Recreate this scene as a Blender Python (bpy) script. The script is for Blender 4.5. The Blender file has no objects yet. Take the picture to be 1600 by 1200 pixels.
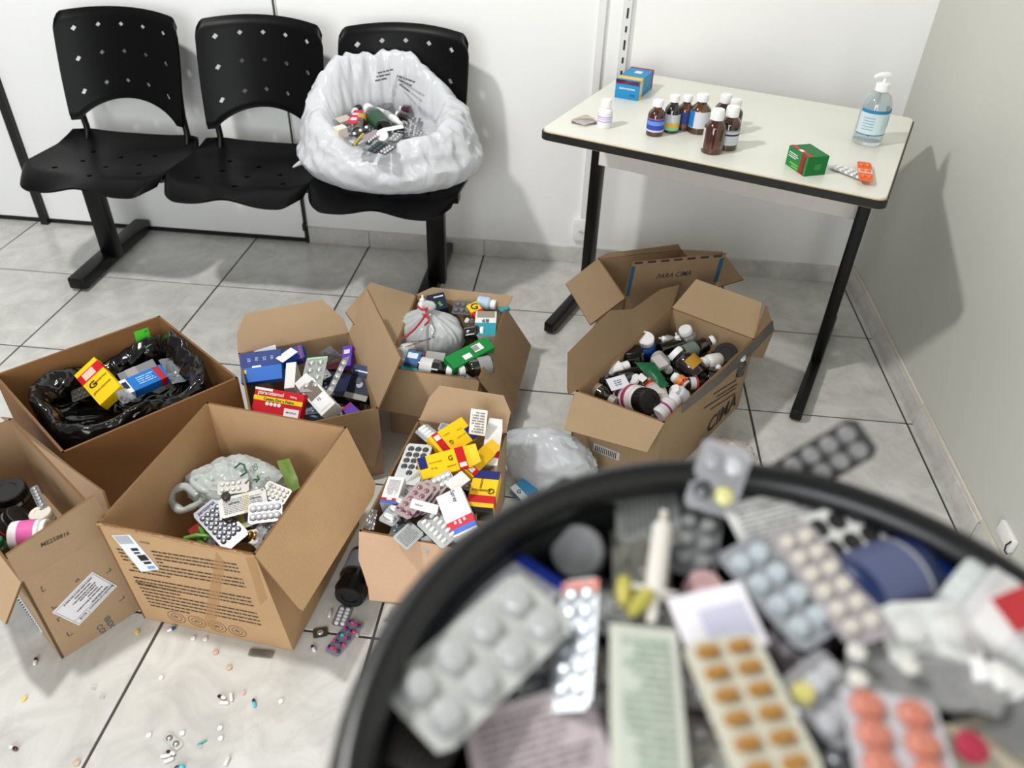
import bpy, bmesh, math, random
from mathutils import Vector, Matrix, noise
SC = bpy.context.scene
COL = SC.collection
V = Vector
# ------------------------------------------------------------------ camera
F_PX = 1227.42
YAW, PITCH, ROLL = -0.0841427, 0.6450149, 0.0362
CAM = V((-1.01925, -2.70, 1.42727))
_cy, _sy, _cp, _sp, _cr, _sr = math.cos(YAW), math.sin(YAW), math.cos(PITCH), math.sin(PITCH), math.cos(ROLL), math.sin(ROLL)
FWD = V((_sy*_cp, _cy*_cp, -_sp)); _r = V((_cy, -_sy, 0)); _u = _r.cross(FWD)
RIGHT = _cr*_r + _sr*_u; UP = -_sr*_r + _cr*_u
cam_d = bpy.data.cameras.new('camera'); cam = bpy.data.objects.new('camera', cam_d); COL.objects.link(cam)
cam_d.sensor_width = 36; cam_d.sensor_fit = 'HORIZONTAL'; cam_d.lens = F_PX*36/1600; cam_d.clip_start = .02
m = Matrix.Identity(4)
for i in range(3):
    m[i][0], m[i][1], m[i][2], m[i][3] = RIGHT[i], UP[i], -FWD[i], CAM[i]
cam.matrix_world = m
cam_d.dof.use_dof = True; cam_d.dof.focus_distance = 1.9; cam_d.dof.aperture_fstop = 3.1
SC.camera = cam
# ------------------------------------------------------------------ light
w = bpy.data.worlds.new('world'); SC.world = w; w.use_nodes = True
w.node_tree.nodes['Background'].inputs[0].default_value = (.96, .98, 1, 1)
w.node_tree.nodes['Background'].inputs[1].default_value = .30
def area(name, loc, target, size, power, color=(1, 1, 1)):
    d = bpy.data.lights.new(name, 'AREA'); d.shape = 'DISK'; d.size = size; d.energy = power; d.color = color
    o = bpy.data.objects.new(name, d); COL.objects.link(o); o.location = loc
    o.rotation_euler = (V(target)-V(loc)).to_track_quat('-Z', 'Y').to_euler(); return o
def bulb(name, loc, r, power, color=(1, .985, .96)):
    d = bpy.data.lights.new(name, 'POINT'); d.shadow_soft_size = r; d.energy = power; d.color = color
    o = bpy.data.objects.new(name, d); COL.objects.link(o); o.location = loc; return o
bulb('ceiling_lamp_light', (-2.3, -1.68, 2.66), .085, 152)
bulb('ceiling_lamp_light_near', (-2.5, -3.0, 2.66), .11, 16)
rear_fill = area('rear_fill_light', (-1.7, -4.55, 1.35), (-1.4, 0, .7), 1.9, 62, (.97, .99, 1)); rear_fill.data.shape = 'RECTANGLE'; rear_fill.data.size_y = 1.6  # added unseen fill from behind the camera, brightens box fronts and under the table
SC.view_settings.view_transform = 'Standard'; SC.view_settings.look = 'None'
SC.view_settings.gamma = 1; SC.view_settings.use_curve_mapping = False; SC.view_settings.exposure = .16
# ------------------------------------------------------------------ helpers
def lin(c):
    r = [(x/255) for x in c[:3]]
    return tuple((x/12.92 if x <= .04045 else ((x+.055)/1.055)**2.4) for x in r) + (1,)
def ray(x, y):
    return (RIGHT*((x-800)/F_PX) + UP*(-(y-600)/F_PX) + FWD)
def at(x, y, z=0.):
    d = ray(x, y); return CAM + d*((z-CAM.z)/d.z)
def onp(x, y, p, n):
    d = ray(x, y); n = V(n); return CAM + d*((V(p)-CAM).dot(n)/d.dot(n))
MATS = {}
def mat(c, rough=.5, metal=0., trans=0., alpha=1., grain=0., gscale=60., bump=0., coat=0., sss=0., spec=.5, translucent=0.):
    key = (tuple(c), rough, metal, trans, alpha, grain, gscale, bump, coat, sss, spec, translucent)
    if key in MATS: return MATS[key]
    mt = bpy.data.materials.new('m%03d' % len(MATS)); mt.use_nodes = True; nt = mt.node_tree; b = nt.nodes['Principled BSDF']
    col = lin(c)
    b.inputs['Base Color'].default_value = col; b.inputs['Roughness'].default_value = rough; b.inputs['Metallic'].default_value = metal
    b.inputs['Transmission Weight'].default_value = trans; b.inputs['Alpha'].default_value = alpha
    b.inputs['Coat Weight'].default_value = coat; b.inputs['Specular IOR Level'].default_value = spec
    if sss: b.inputs['Subsurface Weight'].default_value = sss; b.inputs['Subsurface Scale'].default_value = .01
    if grain or bump:
        tc = nt.nodes.new('ShaderNodeTexCoord'); ns = nt.nodes.new('ShaderNodeTexNoise'); ns.inputs['Scale'].default_value = gscale; ns.inputs['Detail'].default_value = 4
        nt.links.new(tc.outputs['Object'], ns.inputs['Vector'])
        if grain:
            mx = nt.nodes.new('ShaderNodeMix'); mx.data_type = 'RGBA'
            mx.inputs[6].default_value = tuple(x*(1-grain) for x in col[:3])+(1,); mx.inputs[7].default_value = tuple(min(1, x*(1+grain)) for x in col[:3])+(1,)
            nt.links.new(ns.outputs[0], mx.inputs[0]); nt.links.new(mx.outputs[2], b.inputs['Base Color'])
        if bump:
            bp = nt.nodes.new('ShaderNodeBump'); bp.inputs['Strength'].default_value = bump; bp.inputs['Distance'].default_value = .01
            nt.links.new(ns.outputs[0], bp.inputs['Height']); nt.links.new(bp.outputs[0], b.inputs['Normal'])
    if translucent:
        tr = nt.nodes.new('ShaderNodeBsdfTranslucent'); tr.inputs[0].default_value = col
        ms = nt.nodes.new('ShaderNodeMixShader'); ms.inputs[0].default_value = translucent
        out = nt.nodes['Material Output']
        nt.links.new(b.outputs[0], ms.inputs[1]); nt.links.new(tr.outputs[0], ms.inputs[2]); nt.links.new(ms.outputs[0], out.inputs[0])
    MATS[key] = mt; return mt
def film(c, clear=.6, rough=.12, tint=None):
    key = ('film', tuple(c), clear, rough)
    if key in MATS: return MATS[key]
    mt = bpy.data.materials.new('film%03d' % len(MATS)); mt.use_nodes = True; nt = mt.node_tree; b = nt.nodes['Principled BSDF']
    b.inputs['Base Color'].default_value = lin(c); b.inputs['Roughness'].default_value = rough
    t = nt.nodes.new('ShaderNodeBsdfTransparent'); t.inputs[0].default_value = (1, 1, 1, 1)
    ms = nt.nodes.new('ShaderNodeMixShader'); ms.inputs[0].default_value = clear
    nt.links.new(b.outputs[0], ms.inputs[1]); nt.links.new(t.outputs[0], ms.inputs[2]); nt.links.new(ms.outputs[0], nt.nodes['Material Output'].inputs[0])
    MATS[key] = mt; return mt
def kraft(c=(178, 140, 97), stripe=True):
    key = ('kraft', tuple(c), stripe)
    if key in MATS: return MATS[key]
    mt = bpy.data.materials.new('cardboard%03d' % len(MATS)); mt.use_nodes = True; nt = mt.node_tree; b = nt.nodes['Principled BSDF']
    b.inputs['Roughness'].default_value = .75; b.inputs['Specular IOR Level'].default_value = .25
    tc = nt.nodes.new('ShaderNodeTexCoord')
    n1 = nt.nodes.new('ShaderNodeTexNoise'); n1.inputs['Scale'].default_value = 7; n1.inputs['Detail'].default_value = 5
    n2 = nt.nodes.new('ShaderNodeTexNoise'); n2.inputs['Scale'].default_value = 260; n2.inputs['Detail'].default_value = 2
    wv = nt.nodes.new('ShaderNodeTexWave'); wv.inputs['Scale'].default_value = 95; wv.inputs['Distortion'].default_value = 1.2; wv.bands_direction = 'Z' if stripe == 'z' else 'X'
    for n in (n1, n2, wv): nt.links.new(tc.outputs['Object'], n.inputs['Vector'])
    col = lin(c); mx = nt.nodes.new('ShaderNodeMix'); mx.data_type = 'RGBA'
    mx.inputs[6].default_value = tuple(x*.80 for x in col[:3])+(1,); mx.inputs[7].default_value = tuple(x*1.16 for x in col[:3])+(1,)
    ad = nt.nodes.new('ShaderNodeMath'); ad.operation = 'MULTIPLY_ADD'; ad.inputs[1].default_value = .35
    nt.links.new(n2.outputs[0], ad.inputs[0])
    m2 = nt.nodes.new('ShaderNodeMath'); m2.operation = 'MULTIPLY'; m2.inputs[1].default_value = .7; nt.links.new(n1.outputs[0], m2.inputs[0]); nt.links.new(m2.outputs[0], ad.inputs[2])
    nt.links.new(ad.outputs[0], mx.inputs[0]); nt.links.new(mx.outputs[2], b.inputs['Base Color'])
    bp = nt.nodes.new('ShaderNodeBump'); bp.inputs['Strength'].default_value = .05; bp.inputs['Distance'].default_value = .002
    nt.links.new(wv.outputs[0], bp.inputs['Height']); nt.links.new(bp.outputs[0], b.inputs['Normal'])
    MATS[key] = mt; return mt
def mkmesh(name, bm, smooth=False):
    bmesh.ops.recalc_face_normals(bm, faces=bm.faces)
    me = bpy.data.meshes.new(name); bm.to_mesh(me); bm.free()
    if smooth:
        me.polygons.foreach_set('use_smooth', [True]*len(me.polygons))
        try: me.set_sharp_from_angle(angle=math.radians(38))
        except Exception: pass
    return me
def link(name, me, ms, parent=None, M=None, label=None):
    o = bpy.data.objects.new(name, me); COL.objects.link(o)
    if not isinstance(ms, (list, tuple)): ms = [ms]
    if me is not None and len(me.materials) == 0:
        for x in ms: me.materials.append(x)
    elif me is not None and list(me.materials) != list(ms):
        for k, x in enumerate(ms):
            if k < len(o.material_slots): o.material_slots[k].link = 'OBJECT'; o.material_slots[k].material = x
    if parent: o.parent = parent
    if M is not None: o.matrix_local = M
    if label: o['label'] = label
    return o
def thing(name, label, cat, M=None, group=None):
    o = bpy.data.objects.new(name, None); COL.objects.link(o); o.empty_display_size = .02
    o['label'] = label; o['category'] = cat
    if group: o['group'] = group
    if M is not None: o.matrix_world = M
    return o
def tag(o, label, cat, group=None):
    o['label'] = label; o['category'] = cat
    if group: o['group'] = group
    return o
def struct(o): o['kind'] = 'structure'; return o
def T(x, y, z): return Matrix.Translation((x, y, z))
def frame(o, x, n):
    """origin o, x axis, normal hint n -> matrix with z along the normal"""
    x = V(x).normalized(); n = V(n); n = (n - x*n.dot(x)).normalized(); y = n.cross(x)
    M = Matrix.Identity(4)
    for i in range(3): M[i][0], M[i][1], M[i][2], M[i][3] = x[i], y[i], n[i], o[i]
    return M
def bbox(bm, x0, x1, y0, y1, z0, z1, mi=0):
    vs = [bm.verts.new(p) for p in ((x0, y0, z0), (x1, y0, z0), (x1, y1, z0), (x0, y1, z0), (x0, y0, z1), (x1, y0, z1), (x1, y1, z1), (x0, y1, z1))]
    for f in ((0, 3, 2, 1), (4, 5, 6, 7), (0, 1, 5, 4), (1, 2, 6, 5), (2, 3, 7, 6), (3, 0, 4, 7)):
        q = bm.faces.new([vs[i] for i in f]); q.material_index = mi
CACHE = {}
def box_me(sx, sy, sz, bev=.0, seg=2):
    key = ('box', round(sx, 5), round(sy, 5), round(sz, 5), bev, seg)
    if key in CACHE: return CACHE[key]
    bm = bmesh.new(); bbox(bm, -sx/2, sx/2, -sy/2, sy/2, -sz/2, sz/2)
    if bev: bmesh.ops.bevel(bm, geom=bm.edges[:], offset=bev, segments=seg, affect='EDGES', profile=.5)
    CACHE[key] = mkmesh('box', bm, bool(bev)); return CACHE[key]
def lathe_me(prof, seg=24, a0=0., a1=2*math.pi):
    key = ('lathe', tuple(prof), seg, a0, a1)
    if key in CACHE: return CACHE[key]
    bm = bmesh.new(); full = abs(a1-a0-2*math.pi) < 1e-6; n = seg if full else seg+1; rings = []
    for (r, z) in prof:
        if r < 1e-6: rings.append([bm.verts.new((0, 0, z))])
        else: rings.append([bm.verts.new((r*math.cos(a0+(a1-a0)*k/seg), r*math.sin(a0+(a1-a0)*k/seg), z)) for k in range(n)])
    for a, b in zip(rings[:-1], rings[1:]):
        for k in range(seg):
            k2 = (k+1) % n
            if len(a) == 1 and len(b) == 1: continue
            if len(a) == 1: bm.faces.new((a[0], b[k], b[k2]))
            elif len(b) == 1: bm.faces.new((a[k], a[k2], b[0]))
            else: bm.faces.new((a[k], a[k2], b[k2], b[k]))
    CACHE[key] = mkmesh('lathe', bm, True); return CACHE[key]
def prism_me(pts, off, name='panel'):
    """planar polygon pts pushed by vector off; rim faces get material slot 1"""
    bm = bmesh.new(); off = V(off); a = [bm.verts.new(p) for p in pts]; b = [bm.verts.new(V(p)+off) for p in pts]; n = len(pts)
    bm.faces.new(a); bm.faces.new(b[::-1])
    for i in range(n):
        f = bm.faces.new((a[i], a[(i+1) % n], b[(i+1) % n], b[i])); f.material_index = 1
    return mkmesh(name, bm)
def tube_me(pts, r, seg=8, name='tube'):
    bm = bmesh.new(); rings = []; pts = [V(p) for p in pts]; up = V((0, 0, 1))
    for i, p in enumerate(pts):
        t = (pts[min(i+1, len(pts)-1)]-pts[max(i-1, 0)]).normalized(); s = t.cross(up)
        if s.length < .05: s = t.cross(V((1, 0, 0)))
        s.normalize(); q = s.cross(t); rr = r[i] if isinstance(r, (list, tuple)) else r
        rings.append([bm.verts.new(p+s*rr*math.cos(2*math.pi*k/seg)+q*rr*math.sin(2*math.pi*k/seg)) for k in range(seg)])
    for a, b in zip(rings[:-1], rings[1:]):
        for k in range(seg): bm.faces.new((a[k], a[(k+1) % seg], b[(k+1) % seg], b[k]))
    bm.faces.new(rings[0][::-1]); bm.faces.new(rings[-1]); return mkmesh(name, bm, True)
def smooth_path(p, n=6):
    p = [V(q) for q in p]; out = []
    for i in range(len(p)-1):
        a, b, c, d = p[max(i-1, 0)], p[i], p[i+1], p[min(i+2, len(p)-1)]
        for k in range(n):
            f = k/n; out.append(.5*((2*b)+(c-a)*f+(2*a-5*b+4*c-d)*f*f+(3*b-a-3*c+d)*f**3))
    return out+[p[-1]]
def text_me(s, bold=True):
    key = ('txt', s)
    if key in CACHE: return CACHE[key]
    cu = bpy.data.curves.new('t', 'FONT'); cu.body = s; cu.size = 1; cu.resolution_u = 2; cu.align_x = 'LEFT'
    if bold: cu.offset = .012
    o = bpy.data.objects.new('t', cu); me0 = o.to_mesh(); me = me0.copy(); o.to_mesh_clear(); bpy.data.objects.remove(o); bpy.data.curves.remove(cu)
    xs = [v.co.x for v in me.vertices]; ys = [v.co.y for v in me.vertices]
    x0, x1, y0, y1 = min(xs), max(xs), min(ys), max(ys)
    for v in me.vertices: v.co.x -= (x0+x1)/2; v.co.y -= (y0+y1)/2
    me.materials.clear()
    CACHE[key] = (me, x1-x0, y1-y0); return CACHE[key]
def text(parent, s, M, width=None, height=None, c=(30, 30, 30), name='lettering', lift=.0004):
    """flat print centred on M (local to the parent), facing +z of M"""
    me, w_, h_ = text_me(s)
    sx = width/w_ if width else height/h_; sy = height/h_ if height else sx
    return link(name, me, mat(c, .6), parent, M @ T(0, 0, lift) @ Matrix.Diagonal((sx, sy, 1, 1)))
def bars_me(w, h, rows, seed=0, fill=.5, ragged=.35):
    key = ('bars', round(w, 4), round(h, 4), rows, seed, fill, ragged)
    if key in CACHE: return CACHE[key]
    rnd = random.Random(seed*77+rows); bm = bmesh.new(); p = h/rows
    for r in range(rows):
        y = h/2-(r+.5)*p; x = -w/2; end = w/2-(rnd.random()*ragged*w if rnd.random() < .6 else 0)
        while x < end:
            l = min((.6+rnd.random()*2.6)*p, end-x)
            if l > .2*p:
                q = [bm.verts.new(c) for c in ((x, y-p*fill/2, 0), (x+l, y-p*fill/2, 0), (x+l, y+p*fill/2, 0), (x, y+p*fill/2, 0))]; bm.faces.new(q)
            x += l+.35*p
    CACHE[key] = mkmesh('fine_print', bm); return CACHE[key]
def fine(parent, M, w, h, rows, c=(60, 60, 60), seed=0, lift=.0004, fill=.5, ragged=.35):
    o = link('fine_print', bars_me(w, h, rows, seed, fill, ragged), mat(c, .7), parent, M @ T(0, 0, lift)); return o
def plane_me(pts):
    bm = bmesh.new(); bm.faces.new([bm.verts.new(p) for p in pts]); return mkmesh('flat', bm)
# ------------------------------------------------------------------ the room
TILE = .45; GX, GY = -1.8242, -.38384; RNG = random.Random(4)
def tile_mat():
    mt = bpy.data.materials.new('marbled_tile'); mt.use_nodes = True; nt = mt.node_tree; b = nt.nodes['Principled BSDF']
    tc = nt.nodes.new('ShaderNodeTexCoord'); oi = nt.nodes.new('ShaderNodeObjectInfo')
    ad = nt.nodes.new('ShaderNodeVectorMath'); ad.operation = 'MULTIPLY_ADD'; ad.inputs[1].default_value = (9, 7, 5)
    nt.links.new(oi.outputs['Random'], ad.inputs[0]); nt.links.new(tc.outputs['Object'], ad.inputs[2])
    n1 = nt.nodes.new('ShaderNodeTexNoise'); n1.inputs['Scale'].default_value = 8.5; n1.inputs['Detail'].default_value = 9; n1.inputs['Roughness'].default_value = .62; n1.inputs['Distortion'].default_value = .9
    n2 = nt.nodes.new('ShaderNodeTexNoise'); n2.inputs['Scale'].default_value = 2.2; n2.inputs['Detail'].default_value = 6; n2.inputs['Distortion'].default_value = 2.2
    for n in (n1, n2): nt.links.new(ad.outputs[0], n.inputs['Vector'])
    r1 = nt.nodes.new('ShaderNodeValToRGB'); e = r1.color_ramp.elements
    e[0].position = .30; e[0].color = lin((188, 187, 182)); e[1].position = .68; e[1].color = lin((216, 215, 210))
    nt.links.new(n1.outputs[0], r1.inputs[0])
    r2 = nt.nodes.new('ShaderNodeValToRGB'); q = r2.color_ramp.elements; q[0].position = .475; q[0].color = (1, 1, 1, 1); q[1].position = .5; q[1].color = (.8, .79, .78, 1)
    k = q.new(.525); k.color = (1, 1, 1, 1); nt.links.new(n2.outputs[0], r2.inputs[0])
    mx = nt.nodes.new('ShaderNodeMix'); mx.data_type = 'RGBA'; mx.blend_type = 'MULTIPLY'; mx.inputs[0].default_value = .3
    nt.links.new(r1.outputs[0], mx.inputs[6]); nt.links.new(r2.outputs[0], mx.inputs[7]); nt.links.new(mx.outputs[2], b.inputs['Base Color'])
    b.inputs['Roughness'].default_value = .2; b.inputs['Specular IOR Level'].default_value = .45; return mt
TM = tile_mat()
X0, X1, Y0, Y1 = -5.2, .0, -4.6, .0
bm = bmesh.new(); bbox(bm, X0, X1+.1, Y0, Y1+.1, -.06, -.0022)
floor = struct(link('floor', mkmesh('floor', bm), mat((70, 66, 63), .9, grain=.2)))
floor['label'] = 'light grey marbled ceramic tile floor with dark grout'
def tile(x0, x1, y0, y1):
    cx, cy = (x0+x1)/2, (y0+y1)/2
    link('tile', box_me(x1-x0, y1-y0, .012, .0008, 1), TM, floor, T(cx, cy, -.006))
xs = [GX+TILE*k for k in range(-8, 5)]; ys = [GY-TILE*k for k in range(-1, 10)]
for i in range(len(xs)):
    xa = xs[i]; xb = min(xs[i]+TILE, X1)
    if xb-xa < .01: continue
    for yb in ys:
        ya = yb-TILE; y1 = min(yb, Y1)
        if y1-ya < .02: continue
        tile(xa+.003, xb-.003 if xb < X1 else xb, ya+.003, y1-.003 if y1 < Y1 else y1)
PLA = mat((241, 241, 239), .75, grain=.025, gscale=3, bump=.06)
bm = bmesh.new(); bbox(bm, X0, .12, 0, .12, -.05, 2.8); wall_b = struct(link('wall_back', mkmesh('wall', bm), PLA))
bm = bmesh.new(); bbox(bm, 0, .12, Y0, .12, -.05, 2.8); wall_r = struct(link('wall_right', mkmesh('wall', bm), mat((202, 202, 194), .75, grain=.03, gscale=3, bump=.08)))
# baseboards cut from the same tile, one object per piece
bb = thing('baseboard_back', 'grey marbled tile baseboard along the back wall', 'baseboard'); del bb['category']; struct(bb)
xl = at(483, 380, 0).x
edges = [xl]+[x for x in (at(578, 386, 0).x, at(756, 402, 0).x)]+[GX+TILE*3, 0]
for a, b in zip(edges[:-1], edges[1:]):
    link('baseboard_tile', box_me(b-a-.003, .010, .066, .001, 1), TM, bb, T((a+b)/2, -.005, .033))
br = thing('baseboard_right', 'grey marbled tile baseboard along the right wall', 'baseboard'); del br['category']; struct(br)
for k in range(-1, 10):
    yb = min(GY-TILE*k, -.011); ya = GY-TILE*(k+1)
    link('baseboard_tile', box_me(.010, yb-ya-.003, .066, .001, 1), TM, br, T(-.005, (ya+yb)/2, .033))
    link('mortar_line', box_me(.006, yb-ya, .012, .002, 1), mat((214, 208, 194), .9, bump=.3), br, T(-.003, (ya+yb)/2, .072))
# white sliding door at the left, black gaps round its leaves
dr = thing('door_1', 'white flat sliding door panels with thin black gaps', 'door'); del dr['category']; struct(dr)
DW = mat((238, 239, 238), .45, grain=.02, gscale=2); BLK = mat((14, 14, 15), .5)
xg = gx0 = at(452, 175, .5).x
def wy(x, y, Y=0.): d = ray(x, y); return CAM+d*((Y-CAM.y)/d.y)
xm = (wy(428, 10).x+wy(474, 320).x)/2; xlft = (wy(38, 230).x+wy(70, 335).x)/2; xr = xl-.005
for a, b in ((X0, xlft-.016), (xlft+.016, xm-.004), (xm+.004, xr)):
    link('door_panel', box_me(b-a, .012, 2.72, .0015, 1), DW, dr, T((a+b)/2, -.006, .02+1.36))
link('door_jamb', box_me(.030, .030, 2.74, .002, 1), BLK, dr, T(xlft, -.016, 1.37))
link('gap_strip', box_me(.008, .004, 2.74), BLK, dr, T(xm, -.002, 1.37))
link('gap_strip', box_me(xr-X0, .008, .016), BLK, dr, T((xr+X0)/2, -.004, .009))
link('latch', box_me(.014, .018, .03, .002, 1), BLK, dr, T(wy(478, 352).x, -.015, wy(478, 352).z))
link('gap_strip', box_me(.006, .014, .34), BLK, dr, T(xr, -.007, .17))
# surface trunking, outlet, slotted shelf rail on the back wall
PW = mat((238, 238, 236), .4)
p0, p1 = wy(936, 0), wy(913, 335)
t = thing('cable_trunking', 'white plastic cable trunking running down the wall to the outlet', 'trunking', T(p1.x, 0, .18))
tl = 2.6-.18
link('channel', box_me(.026, .012, tl, .001, 1), PW, t, T(0, -.006, tl/2)); link('cover', box_me(.022, .003, tl, .001, 1), mat((230, 230, 228), .4), t, T(0, -.0135, tl/2))
pc = wy(911, 357); t = thing('wall_outlet', 'white wall outlet plate with three-pin socket near the floor', 'outlet', T(pc.x, 0, pc.z))
link('plate', box_me(.072, .02, .085, .004), PW, t, T(0, -.010, 0))
ov = link('socket_face', lathe_me(((0, .002), (.018, .002), (.019, 0)), 20), mat((226, 226, 224), .4), t, T(0, -.0205, -.004) @ Matrix.Rotation(math.pi/2, 4, 'X') @ Matrix.Diagonal((1, .62, 1, 1)))
for dx in (-.009, 0, .009):
    link('pin_hole', lathe_me(((0, .0005), (.0024, .0005), (.0024, 0)), 10), BLK, t, T(dx, -.0227, -.004-(.003 if dx == 0 else 0)) @ Matrix.Rotation(math.pi/2, 4, 'X'))
p0, p1 = wy(984, 0), wy(969, 108); rx = (p0.x+p1.x)/2; zb = p1.z-.05
t = thing('shelf_rail', 'white slotted metal shelf rail fixed to the wall above the table', 'shelf rail', T(rx, 0, zb))
hh = 2.3-zb; link('rail', box_me(.026, .018, hh, .001, 1), mat((225, 226, 224), .35), t, T(0, -.009, hh/2))
for k in range(9): link('slot', box_me(.006, .001, .018 if k % 2 else .03), BLK, t, T(.001, -.0188, .035+.047*k))
pc = onp(1578, 838, (0, 0, 0), (1, 0, 0))
t = thing('wall_bracket', 'white plate with thin black hook low on the right wall', 'bracket', T(0, pc.y, pc.z))
link('plate', box_me(.012, .07, .035, .003), PW, t, T(-.006, 0, 0))
link('hook', tube_me([(-.013, -.028, .012), (-.016, -.024, -.004), (-.02, -.034, -.012), (-.02, -.046, -.010)], .0018, 6), BLK, t)
# ------------------------------------------------------------------ row of three linked chairs
PLB = mat((6, 6, 7), .38, spec=.12); STB = mat((6, 6, 7), .35, spec=.3)
def shell(nu, nv, fn, holes, th):
    bm = bmesh.new(); g = [[bm.verts.new(fn(-1+2*i/nu, j/nv)) for j in range(nv+1)] for i in range(nu+1)]; hs = set(holes)
    for i in range(nu):
        for j in range(nv):
            q = [(i, j), (i+1, j), (i+1, j+1), (i, j+1)]; q = [c for c in q if c not in hs]
            if len(q) > 2: bm.faces.new([g[a][b] for a, b in q])
    for h in hs: bm.verts.remove(g[h[0]][h[1]])
    bmesh.ops.recalc_face_normals(bm, faces=bm.faces); bmesh.ops.solidify(bm, geom=bm.faces[:], thickness=th)
    return mkmesh('shell', bm, True)
CHX = (-2.547, -2.075, -1.612)
bench = thing('waiting_chairs', 'row of three linked black plastic waiting room chairs', 'chairs', T(-2.075, -.3, 0))
BI = bench.matrix_world.inverted()
def sseat(u, v):
    a = abs(u); cut = .13*max(0, (a-.70)/.30)**2.4
    y0 = -.555+cut*.55; y1 = -.165-cut*.30
    y = y0+(y1-y0)*v
    hw = .236-.012*max(0, (.25-v)/.25)**2-.02*max(0, (v-.8)/.2)**2
    z = .425+.028*max(0, v-.72)/.28*max(0, v-.72)/.28 + .014*a**3.5 - .034*max(0, (.22-v)/.22)**1.6*(1-.75*math.exp(-(u/.34)**2))
    z -= .008*math.exp(-((v-.55)/.25)**2)*(1-a)
    return V((hw*u-.025*(1-v), y, z))
def sback(u, v):
    a = abs(u); zb = .508+.066*max(0, 1-(a/.86)**2)**.8; zt = .842-.016*a**2-.022*max(0, (a-.90)/.10)**2
    zz = zb+(zt-zb)*v; hw = .205-.012*(1-v)+.004*math.sin(v*3.14)
    y = -.195+.085*(zz-.5)/.34-.045*a**2.2+.012*max(0, (v-.93)/.07)
    if v < .05: y += .004
    return V((hw*u, y, zz))
seat_me = shell(44, 40, sseat, [(i, j) for i, j in ((9, 12), (22, 8), (35, 12), (13, 20), (22, 17), (31, 20), (12, 28), (22, 26), (32, 28))], .007)
back_me = shell(44, 34, sback, [(i, j) for j in (7, 18, 28) for i in (6, 14, 22, 30, 38)], .007)
for cx in CHX:
    link('seat', seat_me, PLB, bench, BI @ T(cx, 0, 0)); link('backrest', back_me, PLB, bench, BI @ T(cx, 0, 0))
    for s in (-1, 1):
        x = cx+.178*s
        link('back_support', tube_me([(x, -.178, .60), (x, -.190, .53), (x, -.185, .47), (x, -.21, .42), (x, -.27, .405), (x, -.42, .40)], .0105, 10), STB, bench, BI)
    link('seat_bracket', box_me(.30, .16, .012, .002, 1), STB, bench, BI @ T(cx, -.33, .398))
link('beam', box_me(1.36, .05, .04, .004), STB, bench, BI @ T(-2.095, -.31, .372))
for x in (-2.70, -1.50):
    p = link('leg', box_me(.062, .040, .33, .004), STB, bench, BI @ T(x, -.29, .20))
    f = link('foot', box_me(.060, .48, .042, .006), STB, bench, BI @ T(x-.02, -.262, .033))
    for dy in (-.2, .2): link('foot_pad', lathe_me(((0, 0), (.016, 0), (.016, .012), (0, .012)), 12), mat((25, 25, 25), .7), f, T(0, dy, -.033))
# ------------------------------------------------------------------ side table
ZT = .72
fl, fr_, rb_ = at(845, 201, ZT), at(1385, 311, ZT), at(1446, 187, ZT)
ex = (fr_-fl); TW = ex.length; ex.normalize(); ey = V((-ex.y, ex.x, 0)); TD = (rb_-fr_).dot(ey)
tc_ = (fl+fr_)/2+ey*TD/2; tc_.z = 0
if True:
    bk = max((tc_+ey*TD/2-ex*TW/2).y, 0); tc_ = tc_-V((0, bk+.004, 0))
TM_ = frame(tc_, ex, (0, 0, 1)); TI = TM_.inverted()
tb = thing('work_table', 'cream laminate table with worn black edge and black steel legs', 'table', TM_)
LAM = mat((226, 226, 214), .32, grain=.03, gscale=8)
def rrect_me(w, d, r, z0, z1, n=6):
    bm = bmesh.new(); pts = []
    for cx, cy, a in ((w/2-r, -d/2+r, -90), (w/2-r, d/2-r, 0), (-w/2+r, d/2-r, 90), (-w/2+r, -d/2+r, 180)):
        for k in range(n+1):
            t_ = math.radians(a+90*k/n); pts.append((cx+r*math.cos(t_), cy+r*math.sin(t_)))
    A = [bm.verts.new((x, y, z0)) for x, y in pts]; B = [bm.verts.new((x, y, z1)) for x, y in pts]; N = len(pts)
    bm.faces.new(A[::-1]); bm.faces.new(B)
    for i in range(N): bm.faces.new((A[i], A[(i+1) % N], B[(i+1) % N], B[i]))
    return mkmesh('slab', bm)
link('tabletop', rrect_me(TW, TD, .022, ZT-.027, ZT-.004), mat((196, 172, 132), .7, grain=.2, gscale=90), tb)
link('laminate_sheet', rrect_me(TW-.004, TD-.004, .021, ZT-.004, ZT), LAM, tb)
link('edge_band', rrect_me(TW+.007, TD+.007, .025, ZT-.025, ZT-.006), mat((16, 16, 17), .5, bump=.2, gscale=40), tb)
lf = TI @ at(856, 523, 0); rf = TI @ at(1240, 660, 0)
FY = .60
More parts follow.
